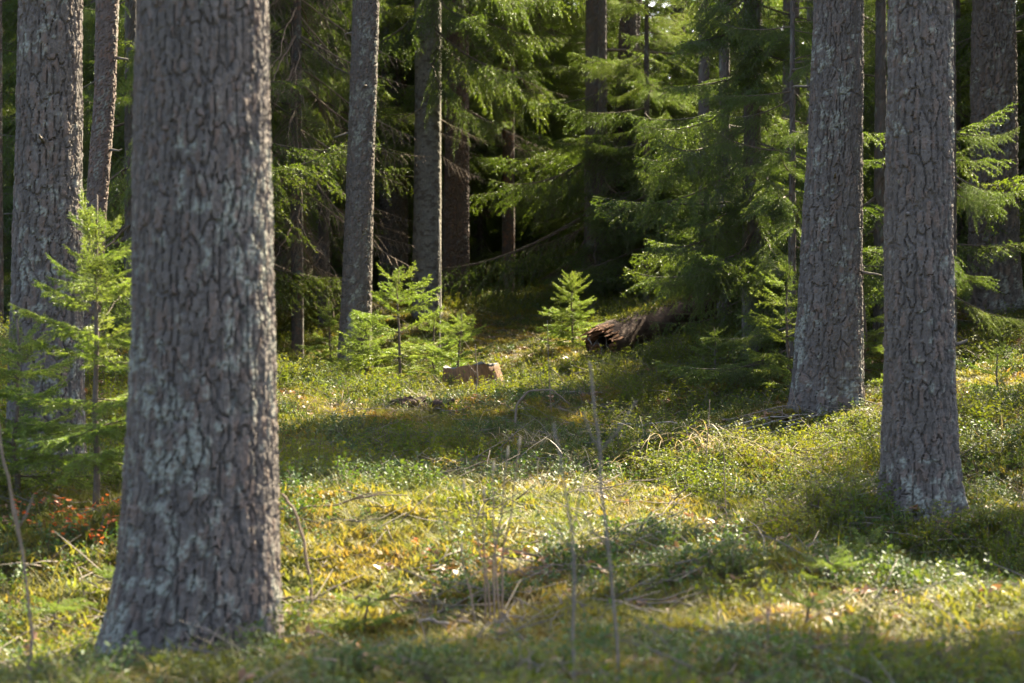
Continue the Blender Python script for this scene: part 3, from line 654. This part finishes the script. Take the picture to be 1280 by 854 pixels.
# ------------------------------------------------------------------ spruce saplings
def sapling(px, py_base, py_top, d, label, seed, spread=0.42, shape=0.75, group=None, d_ground=True, dens=1.0, r=None, bare=0.12):
    Rn = np.random.default_rng(seed)
    x, y = px_xy(px, d); z = zg1(x, y); H = (CAM_Z - (py_top - HORIZON) * d / F_PX) - z
    H = max(H, 0.15)
    root = link('spruce_sapling', None, loc=(x, y, z)); tag(root, label, 'sapling', group)
    n = 10; t = np.linspace(0, 1, n); r0 = r or 0.012 * H / 1.2 + 0.004
    pts = np.c_[np.cumsum(Rn.normal(0, .006, n)), np.cumsum(Rn.normal(0, .006, n)), t * H * 1.0 - 0.03]
    mb = MB(); mb.tube(pts, r0 * (1 - 0.8 * t) + 0.0015, 7); link('stem', mb.mesh('stem', [M['twig']]), root)
    axf = lambda h: (np.interp(h, pts[:, 2], pts[:, 0]), np.interp(h, pts[:, 2], pts[:, 1])); rf = lambda h: np.interp(h, pts[:, 2], r0 * (1 - 0.8 * t))
    h = H * bare; specs = []
    while h < H * 0.9:
        q = h / H; k = int(Rn.integers(4, 7) * dens)
        a0 = Rn.uniform(0, 6.28)
        for i in range(k):
            ln = H * spread * (1 - q) ** shape * Rn.uniform(0.7, 1.15) + 0.05
            specs.append((h + Rn.uniform(-.02, .02) * H, a0 + i * 6.283 / k + Rn.normal(0, .25), -0.05 + 0.75 * q ** 2 + Rn.normal(0, .1), ln / 0.5, YOUNG[Rn.integers(4)], 0.5))
        h += max(0.07, H * 0.115 * Rn.uniform(0.7, 1.2) / max(dens, .6))
    put_boughs(root, axf, rf, Rn, specs, check=False, name='branch')
    # leader shoot
    link('leader', YOUNG[3], root, (pts[-3][0], pts[-3][1], pts[-3][2]), (0, -1.50, Rn.uniform(0, 6)), H * 0.26 / 0.5 * 0.9)
    return root

sapling(118, 640, 235, 8.0, 'tall spruce sapling with upright leader in front of the grey pine', 1, 0.38, r=0.014, bare=0.16, dens=1.25)
sapling(22, 640, 390, 8.4, 'bushy spruce sapling half cut off beside the tall sapling', 2, 0.55, dens=1.2)
sapling(500, 440, 335, 17.2, 'sunlit spruce sapling with flat spreading top beside the slender pine', 3, 0.62, shape=0.45, dens=0.75, bare=0.3)
sapling(412, 450, 372, 18.6, 'small sunlit spruce sapling showing on the shaded side of the slender pine', 4, 0.5)
sapling(436, 485, 428, 17.2, 'low spruce sapling at the very foot of the slender pine', 5, 0.6)
sapling(572, 470, 388, 16.8, 'loose spruce sapling above the cut stump', 6, 0.65, dens=1.0)
sapling(458, 455, 400, 17.6, 'knee high sunlit spruce sapling tucked between the slender pine and the flat topped sapling', 13, 0.75, shape=0.5)
sapling(545, 460, 385, 17.4, 'sunlit spruce sapling with drooping tips beside the thin pole', 14, 0.6, shape=0.6, dens=0.7)
sapling(716, 440, 336, 19.0, 'bright yellow green spruce sapling standing alone by the broken log end', 7, 0.46, shape=0.65, dens=1.25)
sapling(992, 500, 325, 13.7, 'sunlit spruce sapling pressed against the mossy mound pine', 8, 0.55, dens=1.1)
sapling(895, 500, 405, 14.6, 'low dark green spruce sapling under the sweeping boughs', 9, 0.6)
sapling(890, 470, 415, 16.2, 'small spruce sapling growing against the shaded side of the log', 10, 0.6)
sapling(1245, 500, 430, 12.6, 'faint small spruce seedling on the grassy slope below the stout pine', 11, 0.5)
sapling(1078, 470, 330, 14.0, 'spruce sapling peeping out between the two right hand pines', 12, 0.45)
SG = 'seedlings in the foreground moss'
for i, (px, py, h) in enumerate([(60, 800, .16), (455, 800, .15), (1035, 745, .15), (1010, 800, .14), (140, 770, .12), (1080, 720, .13)]):
    p = pix_ground(px, py); 
    s = sapling(px, py, py - h * F_PX / p[1], p[1], 'tiny spruce seedling barely above the moss in the foreground', 30 + i, 0.95, group=SG)

# ------------------------------------------------------------------ stump, log, rotten wood
def blob_ring(rad, zs, seed, nu=64, rough=0.08):
    th = np.linspace(0, 2 * math.pi, nu, endpoint=False); rows = []
    for i, (r, z) in enumerate(zip(rad, zs)):
        w = 1 + rough * (fbm(np.arange(nu) / nu * 9, np.full(nu, z * 3 + 5.0), seed, 4, 9) - 0.5) * 2
        rows.append(np.c_[np.cos(th) * r * w, np.sin(th) * r * w, np.full(nu, z)])
    return np.vstack(rows), nu
def grid_faces(n, nu):
    i = (np.arange(n - 1)[:, None] * nu); j = np.arange(nu)[None, :]; k = (j + 1) % nu
    return np.stack([i + j, i + k, i + nu + k, i + nu + j], -1).reshape(-1, 4)
sx, sy = px_xy(594, 15.5); sz = zg1(sx, sy) - 0.005
st = link('tree_stump', None, loc=(sx, sy, sz), rot=(-0.05, -0.10, 0.2), scale=1.12); tag(st, 'low sawn tree stump with reddish brown side and grey cut top', 'stump')
zs = np.array([-0.15, 0, 0.04, 0.08, 0.12, 0.16, 0.20, 0.225]); v, nu = blob_ring([0.38, 0.29, 0.255, 0.235, 0.222, 0.213, 0.206, 0.196], zs, 5, 96, 0.16)
flute = fbm(np.arange(96) / 96 * 24, np.zeros(96) + 3, 8, 3, 24) - 0.5; crack = (np.arange(96) % 17 < 2) * -0.028
v[:, :2] *= (1 + 0.14 * np.tile(flute, len(zs)) + np.tile(crack, len(zs)))[:, None]
v[-96:, 2] += 0.09 * (fbm(np.arange(96) / 96 * 7, np.zeros(96), 18, 3, 7) - 0.5); v[-192:-96, 2] += 0.012 * flute
link('side', mesh_np('side', v, grid_faces(len(zs), nu), [M['stump_wood']], smooth=True), st)
tv, _ = blob_ring([0.200, 0.196, 0.12, 0.002], [0.225, 0.228, 0.225, 0.222], 5, 96, 0.16)
tv[:96] = v[-96:]
link('cut_top', mesh_np('cut_top', tv, grid_faces(4, nu), [M['stump_top']], smooth=True), st)

rx, ry, rz = pix_ground(530, 512)
rt = link('rotten_wood', None, loc=(rx, ry, rz)); tag(rt, 'dark crumbling piece of rotten wood lying below the sawn stump', 'rotten wood')
mb = MB()
for i in range(16):
    a = R.uniform(-1.2, 1.2); p0 = np.array([R.uniform(-.22, .1), R.uniform(-.1, .1), R.uniform(-.02, .05)]); L = R.uniform(.06, .18)
    q = np.linspace(0, 1, 7)[:, None]; pts = p0 + np.array([math.cos(a), math.sin(a), R.uniform(-.1, .2)]) * L * q + R.normal(0, .008, (7, 3))
    mb.tube(pts, R.uniform(.012, .035) * (1 - 0.5 * np.abs(q[:, 0] - .4)), 7)
link('splinters', mb.mesh('splinters', [M['rotten']]), rt)

# fallen log: lies from its broken end (left) back up into the spruce boughs
A = P(752, 428, 17.8); B = P(900, 380, 19.6); A[2] = zg1(A[0], A[1]) + 0.16; B[2] = max(B[2], zg1(B[0], B[1]) + 0.25)
lg = link('fallen_log', None, loc=A); tag(lg, 'mossy fallen log with a torn reddish broken end under the spruce boughs', 'log')
n = 40; nu = 48; q = np.linspace(0, 1, n); ctr = (B - A)[None, :] * q[:, None]
dirv = (B - A) / np.linalg.norm(B - A); sidev = np.cross(dirv, [0, 0, 1]); sidev /= np.linalg.norm(sidev); upv = np.cross(sidev, dirv)
th = np.linspace(0, 2 * math.pi, nu, endpoint=False); rr = 0.17 - 0.03 * q
rg = rr[:, None] * (1 + 0.22 * (fbm(np.tile(np.arange(nu) / nu * 8, (n, 1)), np.tile((q * 14)[:, None], (1, nu)), 9, 4, 8) - 0.5) * 2)
v = ctr[:, None, :] + rg[..., None] * (np.cos(th)[None, :, None] * sidev + np.sin(th)[None, :, None] * upv)
link('bark', mesh_np('bark', v.reshape(-1, 3), grid_faces(n, nu), [M['log_bark']], smooth=True), lg)
mv = ctr[:, None, :] + (rg[..., None] + 0.006) * (np.cos(th)[None, :, None] * sidev + np.sin(th)[None, :, None] * upv)
tops = mv[4:, 8:17].reshape(-1, 3); Rg = np.random.default_rng(8); k = 1500; bp = tops[Rg.integers(0, len(tops), k)] + Rg.normal(0, .012, (k, 3)); dv = Rg.normal(0, .6, (k, 3)) + [0, 0, 1.0]; dv /= np.linalg.norm(dv, axis=1)[:, None]
sv = np.cross(dv, Rg.normal(size=(k, 3))); sv /= np.linalg.norm(sv, axis=1)[:, None]
mo = link('moss_cover', mesh_np('moss_cover', np.stack([bp + sv * .006, bp - sv * .006, bp + dv * .035], 1).reshape(-1, 3), np.arange(3 * k).reshape(-1, 3), [M['moss']]), lg); mo['kind'] = 'stuff'
# torn end: ragged splinters round a hollow
mb = MB()
for i in range(64):
    a = i / 64 * 6.283 + R.normal(0, .1); rad = R.uniform(0.095, 0.165); L = R.uniform(0.02, 0.11) * (1.5 if math.sin(a) > 0.2 else 0.8)
    p0 = (math.cos(a) * sidev + math.sin(a) * upv) * rad; pts = [p0 + dirv * 0.12, p0, p0 - dirv * L * 0.6 + R.normal(0, .006, 3), p0 * R.uniform(.9, 1.08) - dirv * L]
    mb.tube(pts, np.array([.016, .015, .010, .002]) * R.uniform(.35, 1.0), 4)
link('torn_end', mb.mesh('torn_end', [M['broken_wood']], smooth=False), lg)
for i in range(5):
    a = R.uniform(-0.6, 1.2); p0 = dirv * R.uniform(0, .5) - sidev * 0.0 + upv * 0.02 + np.cross(upv, dirv) * 0.14
    pts = [p0]; dd = np.array([R.uniform(-.3, .3), -0.5, R.uniform(-.5, .3)])
    for k in range(5): pts.append(pts[-1] + dd * 0.09 + np.array([R.normal(0, .02), 0, -0.012 * k]))
    m2 = MB(); m2.tube(pts, np.linspace(.007, .003, 6), 5); link('root', m2.mesh('root', [M['pale_twig']]), lg)

# ------------------------------------------------------------------ bare stems and fallen sticks
def stem_line(p0, p1, R, wob, n=12, bend=(0, 0, 0)):
    q = np.linspace(0, 1, n)[:, None]
    return p0 + (p1 - p0) * q + np.array(bend) * np.sin(q * math.pi) + np.r_[[[0, 0, 0]], np.cumsum(R.normal(0, wob, (n - 1, 3)), 0)]
def bare_stem(name, label, d, pix, r0, r1, seed, mat='dead_twig', side_twigs=0, group=None):
    Rn = np.random.default_rng(seed)
    pts = np.array([P(px, py, d) for px, py in pix]); base = pts[0].copy(); base[2] = zg1(base[0], base[1]); 
    if pts[0][2] > base[2] - 0.02: pts = np.vstack([[pts[0][0], pts[0][1], base[2] - 0.05], pts[1:]]) if pts[0][2] - base[2] < .1 else np.vstack([[pts[0][0], pts[0][1], base[2] - 0.05], pts])
    t = np.linspace(0, len(pts) - 1, 18); f = np.stack([np.interp(t, np.arange(len(pts)), pts[:, k]) for k in range(3)], 1) + Rn.normal(0, 0.0016, (18, 3))
    root = link(name, None, loc=base); tag(root, label, 'stem', group)
    mb = MB(); mb.tube(f - base, np.linspace(r0, r1, 18), 7); link('stem', mb.mesh('stem', [M[mat]]), root)
    for i in range(side_twigs):
        k = Rn.integers(6, 16); L = Rn.uniform(.06, .16); dv = np.array([Rn.uniform(-1, 1), Rn.uniform(-.4, .4), Rn.uniform(.5, 1.2)]); dv /= np.linalg.norm(dv)
        m2 = MB(); m2.tube([f[k] - base, f[k] - base + dv * L * .5, f[k] - base + dv * L + [0, 0, .02]], [r1, r1 * .8, r1 * .5], 5); link('twig', m2.mesh('twig', [M[mat]]), root)
    return root
bare_stem('bare_stem', 'tallest bare grey stem with snapped pale tip, rising before the fallen log', 4.9, [(779, 868), (766, 740), (752, 600), (742, 500), (737, 452)], .0040, .0030, 1, 'grey_twig', 3)
bare_stem('bare_stem', 'bare grey stem bent in the middle, beside the tallest snapped stem', 4.8, [(721, 868), (716, 790), (719, 700), (706, 610), (693, 530)], .0044, .0024, 2, 'grey_twig', 3)
bare_stem('bare_stem', 'crooked bare brown stem in the moss near the red leaves', 5.3, [(38, 868), (36, 760), (20, 650), (2, 560), (-4, 520)], .0044, .0028, 3, 'dead_twig', 2)
bare_stem('bare_stem', 'arched brown stem curving beside the foot of the thickest pine', 6.6, [(388, 735), (378, 670), (366, 635), (352, 618)], .0062, .0042, 4, 'dead_twig')
bare_stem('bare_stem', 'thin upright dead stem in the grass, below the mossy mound pine', 9.0, [(909, 705), (908, 640), (905, 560)], .0035, .002, 5, 'dead_twig')
bare_stem('bare_stem', 'thin dead stem standing in front of the twig heap', 10.5, [(884, 630), (884, 560), (887, 500)], .004, .002, 6, 'dead_twig')
bare_stem('bare_stem', 'thin sunlit pole standing in front of the pale grey spruce', 18.0, [(550, 420), (551, 340), (549, 275)], .0065, .0045, 7, 'pale_twig', 2)
bare_stem('bare_stem', 'dark thin stem with twigs beside the sawn stump', 14.8, [(592, 520), (597, 470), (594, 430)], .007, .003, 8, 'dead_twig', 3)
bare_stem('bare_stem', 'curved grey stick arching over the shaded moss below the stump', 12.5, [(642, 530), (646, 505), (662, 488), (690, 487), (712, 505)], .008, .004, 9, 'dead_twig')
bare_stem('bare_stem', 'thin dead stem in front of the shaded log', 13.5, [(690, 520), (686, 460), (684, 400)], .004, .002, 10, 'dead_twig', 2)

pb = pix_ground(618, 800); dB = pb[1]
sh = link('budding_shrub', None, loc=pb); tag(sh, 'cluster of bare upright shoots with pale buds in the sunlit grass', 'shrub')
for i, pixs in enumerate([[(606, 815), (606, 720), (592, 660), (579, 615)], [(620, 815), (616, 700), (628, 640), (634, 570)], [(628, 815), (628, 690), (640, 640), (649, 560)],
                          [(614, 815), (610, 740), (604, 690), (604, 622)], [(599, 805), (588, 740), (576, 690)], [(626, 815), (622, 740), (616, 650), (616, 590)]]):
    pts = np.array([P(a, b, dB) for a, b in pixs]) - pb; pts[:, 1] += R.normal(0, .03); pts[0] = [pts[0][0], pts[1][1], -0.03]
    t = np.linspace(0, len(pts) - 1, 12); f = np.stack([np.interp(t, np.arange(len(pts)), pts[:, k]) for k in range(3)], 1) + R.normal(0, .0012, (12, 3))
    mb = MB(); mb.tube(f, np.linspace(.0036, .0018, 12), 6); link('shoot', mb.mesh('shoot', [M['dead_twig']]), sh)
    e = f[-1]; mb = MB(); mb.tube([e - [0, 0, .004], e + [.001, 0, .008], e + [.001, 0, .02], e + [.003, 0, .034]], [.002, .0046, .0042, .001], 6); link('bud', mb.mesh('bud', [M['bud']]), sh)

stick_label = 'pale dead stick lying on the moss and grass'
for i, (px, py, L, az, r) in enumerate([(480, 770, .35, -0.5, .006), (560, 800, .3, -0.9, .006), (660, 735, .2, -.4, .004), (960, 548, .8, .35, .008), (1010, 555, .6, 2.5, .006), (940, 540, .7, .1, .007),
        (430, 645, .5, .1, .006), (820, 540, .6, -.4, .006), (780, 525, .9, .05, .009), (1000, 540, .7, .8, .006), (350, 770, .3, -.6, .008), (900, 625, .4, .4, .004), (1180, 700, .3, .5, .005), (690, 500, .7, .1, .008), (980, 525, .8, -.3, .006)]):
    p = pix_ground(px, py); Rn = np.random.default_rng(400 + i); pts = []
    for q in np.linspace(-.5, .5, 10):
        xx = p[0] + math.cos(az) * L * q; yy = p[1] + math.sin(az) * L * q; pts.append([xx, yy, zg1(xx, yy) + .05 + Rn.normal(0, .006)])
    pts = np.array(pts); o = link('fallen_stick', None, loc=p); tag(o, stick_label, 'stick', 'sticks on the forest floor')
    mb = MB(); mb.tube(pts - p, np.linspace(r, r * .4, 10), 6); link('stick', mb.mesh('stick', [M['pale_twig' if i % 2 else 'dead_twig']]), o)
    for k in range(3):
        j = Rn.integers(3, 9); dv = np.array([Rn.normal(), Rn.normal() * .6, Rn.uniform(.1, .7)]); dv /= np.linalg.norm(dv); b = pts[j] - p
        m2 = MB(); m2.tube([b, b + dv * L * .12, b + dv * L * .25 + [0, 0, -.01]], [r * .5, r * .4, r * .2], 5); link('twig', m2.mesh('twig', [M['dead_twig']]), o)

# ------------------------------------------------------------------ ground cover
def blade_clump(name, seed, n, rad, hmin, hmax, w, lean, mat, curl=0.6, segs=3):
    R = np.random.default_rng(seed); V = []; Q = []; T = []; c = 0
    for i in range(n):
        a = R.uniform(0, 6.283); r = rad * math.sqrt(R.random()); h = R.uniform(hmin, hmax); d = R.uniform(0, 6.283); ln = lean * R.uniform(.3, 1.4)
        b = np.array([math.cos(a) * r, math.sin(a) * r, -0.015]); dv = np.array([math.cos(d), math.sin(d), 0]); sd = np.array([-dv[1], dv[0], 0])
        q = np.linspace(0, 1, segs + 1)
        pts = b + np.outer(q ** 1.7 * ln * h * 1.2, dv) + np.outer(h * (q - curl * ln * 0.5 * q ** 2.5), [0, 0, 1])
        ww = w * R.uniform(.7, 1.3) * (1 - q ** 2)
        for k in range(segs): V += [pts[k] + sd * ww[k] / 2, pts[k] - sd * ww[k] / 2]
        V.append(pts[-1])
        for k in range(segs - 1): Q.append([c + 2 * k, c + 2 * k + 1, c + 2 * k + 3, c + 2 * k + 2])
        T.append([c + 2 * segs - 2, c + 2 * segs - 1, c + 2 * segs]); c += 2 * segs + 1
    return mesh_np(name, np.array(V), [np.array(Q).reshape(-1, 4), np.array(T)], [mat])
def leafy_clump(name, seed, nstem, rad, hmin, hmax, nleaf, leaf, mat, wid=0.55, spread=0.6):
    R = np.random.default_rng(seed); V = []; F = []; SV = []; c = 0; mb = MB()
    for i in range(nstem):
        a = R.uniform(0, 6.283); r = rad * math.sqrt(R.random()); h = R.uniform(hmin, hmax); b = np.array([math.cos(a) * r, math.sin(a) * r, -.01])
        e = b + np.array([R.normal(0, spread * h * .6), R.normal(0, spread * h * .6), h])
        mid = (b + e) / 2 + R.normal(0, .01, 3); mb.tube([b, mid, e], [.0012, .001, .0007], 3)
        for k in range(nleaf):
            t = R.uniform(.25, 1.0); p = b + (e - b) * t + R.normal(0, .006, 3); d = R.normal(size=3); d[2] = abs(d[2]) * .4 + .1; d /= np.linalg.norm(d)
            s = np.cross(d, [0, 0, 1]); s = s / (np.linalg.norm(s) + 1e-6) + R.normal(0, .25, 3); l = leaf * R.uniform(.6, 1.2); w = l * wid / 2; up = np.array([0, 0, l * .12])
            V += [p, p + d * l * .5 + s * w + up, p + d * l, p + d * l * .5 - s * w + up]; F.append([c, c + 1, c + 2]); F.append([c, c + 2, c + 3]); c += 4
    sv = np.vstack(mb.v); sq = np.vstack(mb.q).astype(int) + c; stt = np.vstack(mb.t).astype(int) + c
    return mesh_np(name, np.vstack([np.array(V), sv]), [np.array(F), sq, stt], [mat, M['twig']], np.r_[np.zeros(len(F), int), np.ones(len(sq) + len(stt), int)])

SRC = bpy.data.collections.new('cover_sources')
def scatter(name, meshes, pts, rot, scl, label, cat):
    srcs = []
    for m in meshes:
        o = bpy.data.objects.new(name + '_source', m); SRC.objects.link(o); srcs.append(o)
    me = bpy.data.meshes.new(name); me.vertices.add(len(pts)); me.vertices.foreach_set('co', np.asarray(pts, np.float32).ravel())
    a = me.attributes.new('rot', 'FLOAT_VECTOR', 'POINT'); a.data.foreach_set('vector', np.asarray(rot, np.float32).ravel())
    a = me.attributes.new('scl', 'FLOAT', 'POINT'); a.data.foreach_set('value', np.asarray(scl, np.float32))
    a = me.attributes.new('pick', 'INT', 'POINT'); a.data.foreach_set('value', rng.integers(0, len(meshes), len(pts)).astype(np.int32))
    for m in meshes[0].materials: me.materials.append(m)
    o = link(name, me); tag(o, label, cat, kind='stuff')
    gt = bpy.data.node_groups.new(name + '_scatter', 'GeometryNodeTree')
    gt.interface.new_socket('Geometry', in_out='INPUT', socket_type='NodeSocketGeometry'); gt.interface.new_socket('Geometry', in_out='OUTPUT', socket_type='NodeSocketGeometry')
    N = gt.nodes; L = gt.links; gi = N.new('NodeGroupInput'); go = N.new('NodeGroupOutput')
    iop = N.new('GeometryNodeInstanceOnPoints'); iop.inputs['Pick Instance'].default_value = True
    jn = N.new('GeometryNodeJoinGeometry')
    for s in srcs:
        oi = N.new('GeometryNodeObjectInfo'); oi.inputs['Object'].default_value = s; oi.inputs['As Instance'].default_value = False
        g2 = N.new('GeometryNodeGeometryToInstance'); L.new(oi.outputs['Geometry'], g2.inputs[0]); L.new(g2.outputs[0], jn.inputs[0])
    def att(n, ty):
        k = N.new('GeometryNodeInputNamedAttribute'); k.data_type = ty; k.inputs['Name'].default_value = n; return k.outputs['Attribute']
    er = N.new('FunctionNodeEulerToRotation')
    L.new(att('rot', 'FLOAT_VECTOR'), er.inputs[0]); L.new(er.outputs[0], iop.inputs['Rotation'])
    L.new(att('scl', 'FLOAT'), iop.inputs['Scale']); L.new(att('pick', 'INT'), iop.inputs['Instance Index'])
    L.new(gi.outputs[0], iop.inputs['Points']); L.new(jn.outputs[0], iop.inputs['Instance']); L.new(iop.outputs[0], go.inputs[0])
    md = o.modifiers.new('scatter', 'NODES'); md.node_group = gt
    return o

def sample(density, y0=3.4, y1=31.0, fall=16.0):
    """random ground points in the wedge in front of the camera (plus a margin)"""
    W = lambda y: 0.275 * y + 1.0
    n = int(density * (y1 - y0) * 2 * W(y1)); y = rng.uniform(y0, y1, n); x = rng.uniform(-W(y1), W(y1), n)
    keep = (np.abs(x) < W(y)) & (rng.random(n) < np.minimum(1, (fall / y) ** 1.2)); x = x[keep]; y = y[keep]
    ok = np.ones(len(x), bool)
    for tx, ty, r in TREES: ok &= (x - tx) ** 2 + (y - ty) ** 2 > (r * 0.98) ** 2
    ok &= (x - sx) ** 2 + (y - sy) ** 2 > 0.29 ** 2
    return x[ok], y[ok]
def foot(n, spread):
    """points hugging the feet of the near pines"""
    X, Y = [], []
    for tx, ty, r in TREES[:6]:
        a = rng.uniform(0, 6.283, n); q = r * 0.97 + np.abs(rng.normal(0, spread, n)); X.append(tx + np.cos(a) * q); Y.append(ty + np.sin(a) * q)
    return np.concatenate(X), np.concatenate(Y)
def join(a, b): return np.r_[a[0], b[0]], np.r_[a[1], b[1]]
def place(x, y, smin, smax, tilt=0.18):
    n = len(x); return np.c_[x, y, zg(x, y)], np.c_[rng.normal(0, tilt, n), rng.normal(0, tilt, n), rng.uniform(0, 6.283, n)], rng.uniform(smin, smax, n)

patch = lambda x, y, s, sd: fbm(x * s + 30, y * s + 30, sd, 3)
x, y = join(sample(150, fall=14), foot(120, .14))
scatter('moss', [blade_clump('moss_clump', 500 + i, 90, 0.10, .015, .045, .007, 1.1, M['moss'], segs=2) for i in range(4)], *place(x, y, .7, 1.5), 'olive and yellow green moss carpet on the forest floor', 'moss')
x, y = sample(85, fall=13); k = patch(x, y, .9, 71) + .12 * (rng.random(len(x)) - .5) > np.interp(y, [6, 9, 12], [.36, .40, .46]); x, y = join((x[k], y[k]), foot(16, .15))
scatter('grass', [blade_clump('grass_clump', 520 + i, 46, 0.09, .035, .105, .0024, 1.0, M['grass']) for i in range(5)], *place(x, y, .6, 1.25), 'fine arching green and yellowish grass over the clearing', 'grass')
x, y = sample(70, fall=15); k = patch(x, y, .8, 83) + .12 * (rng.random(len(x)) - .5) > np.interp(y, [6, 8, 10], [.60, .56, .50]); x, y = join((x[k], y[k]), foot(8, .2))
scatter('bilberry', [leafy_clump('bilberry_clump', 540 + i, 9, .09, .07, .17, 15, .019, M['bilberry']) for i in range(4)], *place(x, y, .7, 1.3), 'low bright green bilberry plants covering the shaded ground', 'bilberry')
x, y = sample(60, fall=15); k = patch(x, y, 1.2, 97) + .12 * (rng.random(len(x)) - .5) > .55; x, y = join((x[k], y[k]), foot(12, .2))
scatter('lingonberry', [leafy_clump('lingonberry_clump', 560 + i, 10, .08, .04, .11, 14, .017, M['lingon'], .6) for i in range(4)], *place(x, y, .7, 1.3), 'low lingonberry plants with glossy small dark leaves', 'lingonberry')
x, y = sample(16, y1=24, fall=13); k = patch(x, y, .8, 113) > np.interp(y, [6, 9], [.58, .47]); x, y = x[k], y[k]
scatter('dry_grass', [blade_clump('dry_grass_clump', 580 + i, 9, .07, .06, .18, .0024, 1.4, M['straw'], curl=.9, segs=5) for i in range(4)], *place(x, y, .6, 1.2), 'thin straw coloured dead grass blades among the green', 'dry grass')
x, y = sample(60, y1=22); k = patch(x, y, 1.0, 131) > .5; x, y = join((x[k], y[k]), foot(60, .18))
scatter('leaf_litter', [leafy_clump('litter_clump', 600 + i, 3, .12, .01, .03, 4, .03, M['litter'], .7) for i in range(3)], *place(x, y, .6, 1.2), 'scattered brown fallen leaves and bark scraps in the moss', 'leaf litter')

def twig_clump(name, seed):
    Rn = np.random.default_rng(seed); mb = MB()
    for k in range(7):
        a = Rn.uniform(0, 6.283); L = Rn.uniform(.06, .22); p = np.r_[Rn.normal(0, .08, 2), .02]; d = np.array([math.cos(a), math.sin(a), Rn.normal(0.1, .15)])
        mb.tube([p, p + d * L * .5 + Rn.normal(0, .01, 3), p + d * L], [.0026, .002, .001], 3)
    return mb.mesh(name, [M['grey_twig']])
x, y = join(sample(14, y1=22, fall=13), foot(14, .25))
scatter('twig_litter', [twig_clump('twig_litter_clump', 660 + i) for i in range(3)], *place(x, y, .7, 1.3), 'thin dead twigs strewn over moss and grass', 'twigs')

# arching heap of dead grass and the red leaves are single clumps
for i, (px, py, s, lab) in enumerate([(850, 565, 1.0, 'sunlit heap of arching straw coloured dead grass on the slope'), (745, 590, .8, 'smaller tangle of dry grass downhill of the arching heap'),
                                      (660, 560, .7, 'shaded tuft of dry grass above the budding shoots'), (900, 575, .7, 'dry grass tuft between the arching heap and the mossy mound')]):
    p = pix_ground(px, py); o = link('dry_grass_tuft', blade_clump('dry_grass_tuft', 620 + i, 85, .26, .16, .38, .0058, 1.6, M['straw'], curl=1.0, segs=7), loc=p, scale=s); tag(o, lab, 'dry grass')
for i, (px, py, n) in enumerate([(95, 675, 8), (535, 716, 2), (110, 692, 7), (68, 668, 6), (135, 680, 5), (40, 664, 4), (85, 700, 5)]):
    p = pix_ground(px, py)
    for k in range(n):
        xx, yy = p[0] + R.normal(0, .05), p[1] + R.normal(0, .1)
        o = link('red_leaf', leafy_clump('red_leaf', 640 + i * 10 + k, 1, .005, .06, .09, 3, .03, M['red_leaf'], .65), loc=(xx, yy, zg1(xx, yy) + .03))
        tag(o, 'orange red leaf sprig in the moss by the thickest pine' if i != 1 else 'single red leaf sprig in the sunlit grass of the clearing', 'leaf', 'red leaves by the pine' if i != 1 else 'red leaves in the clearing')
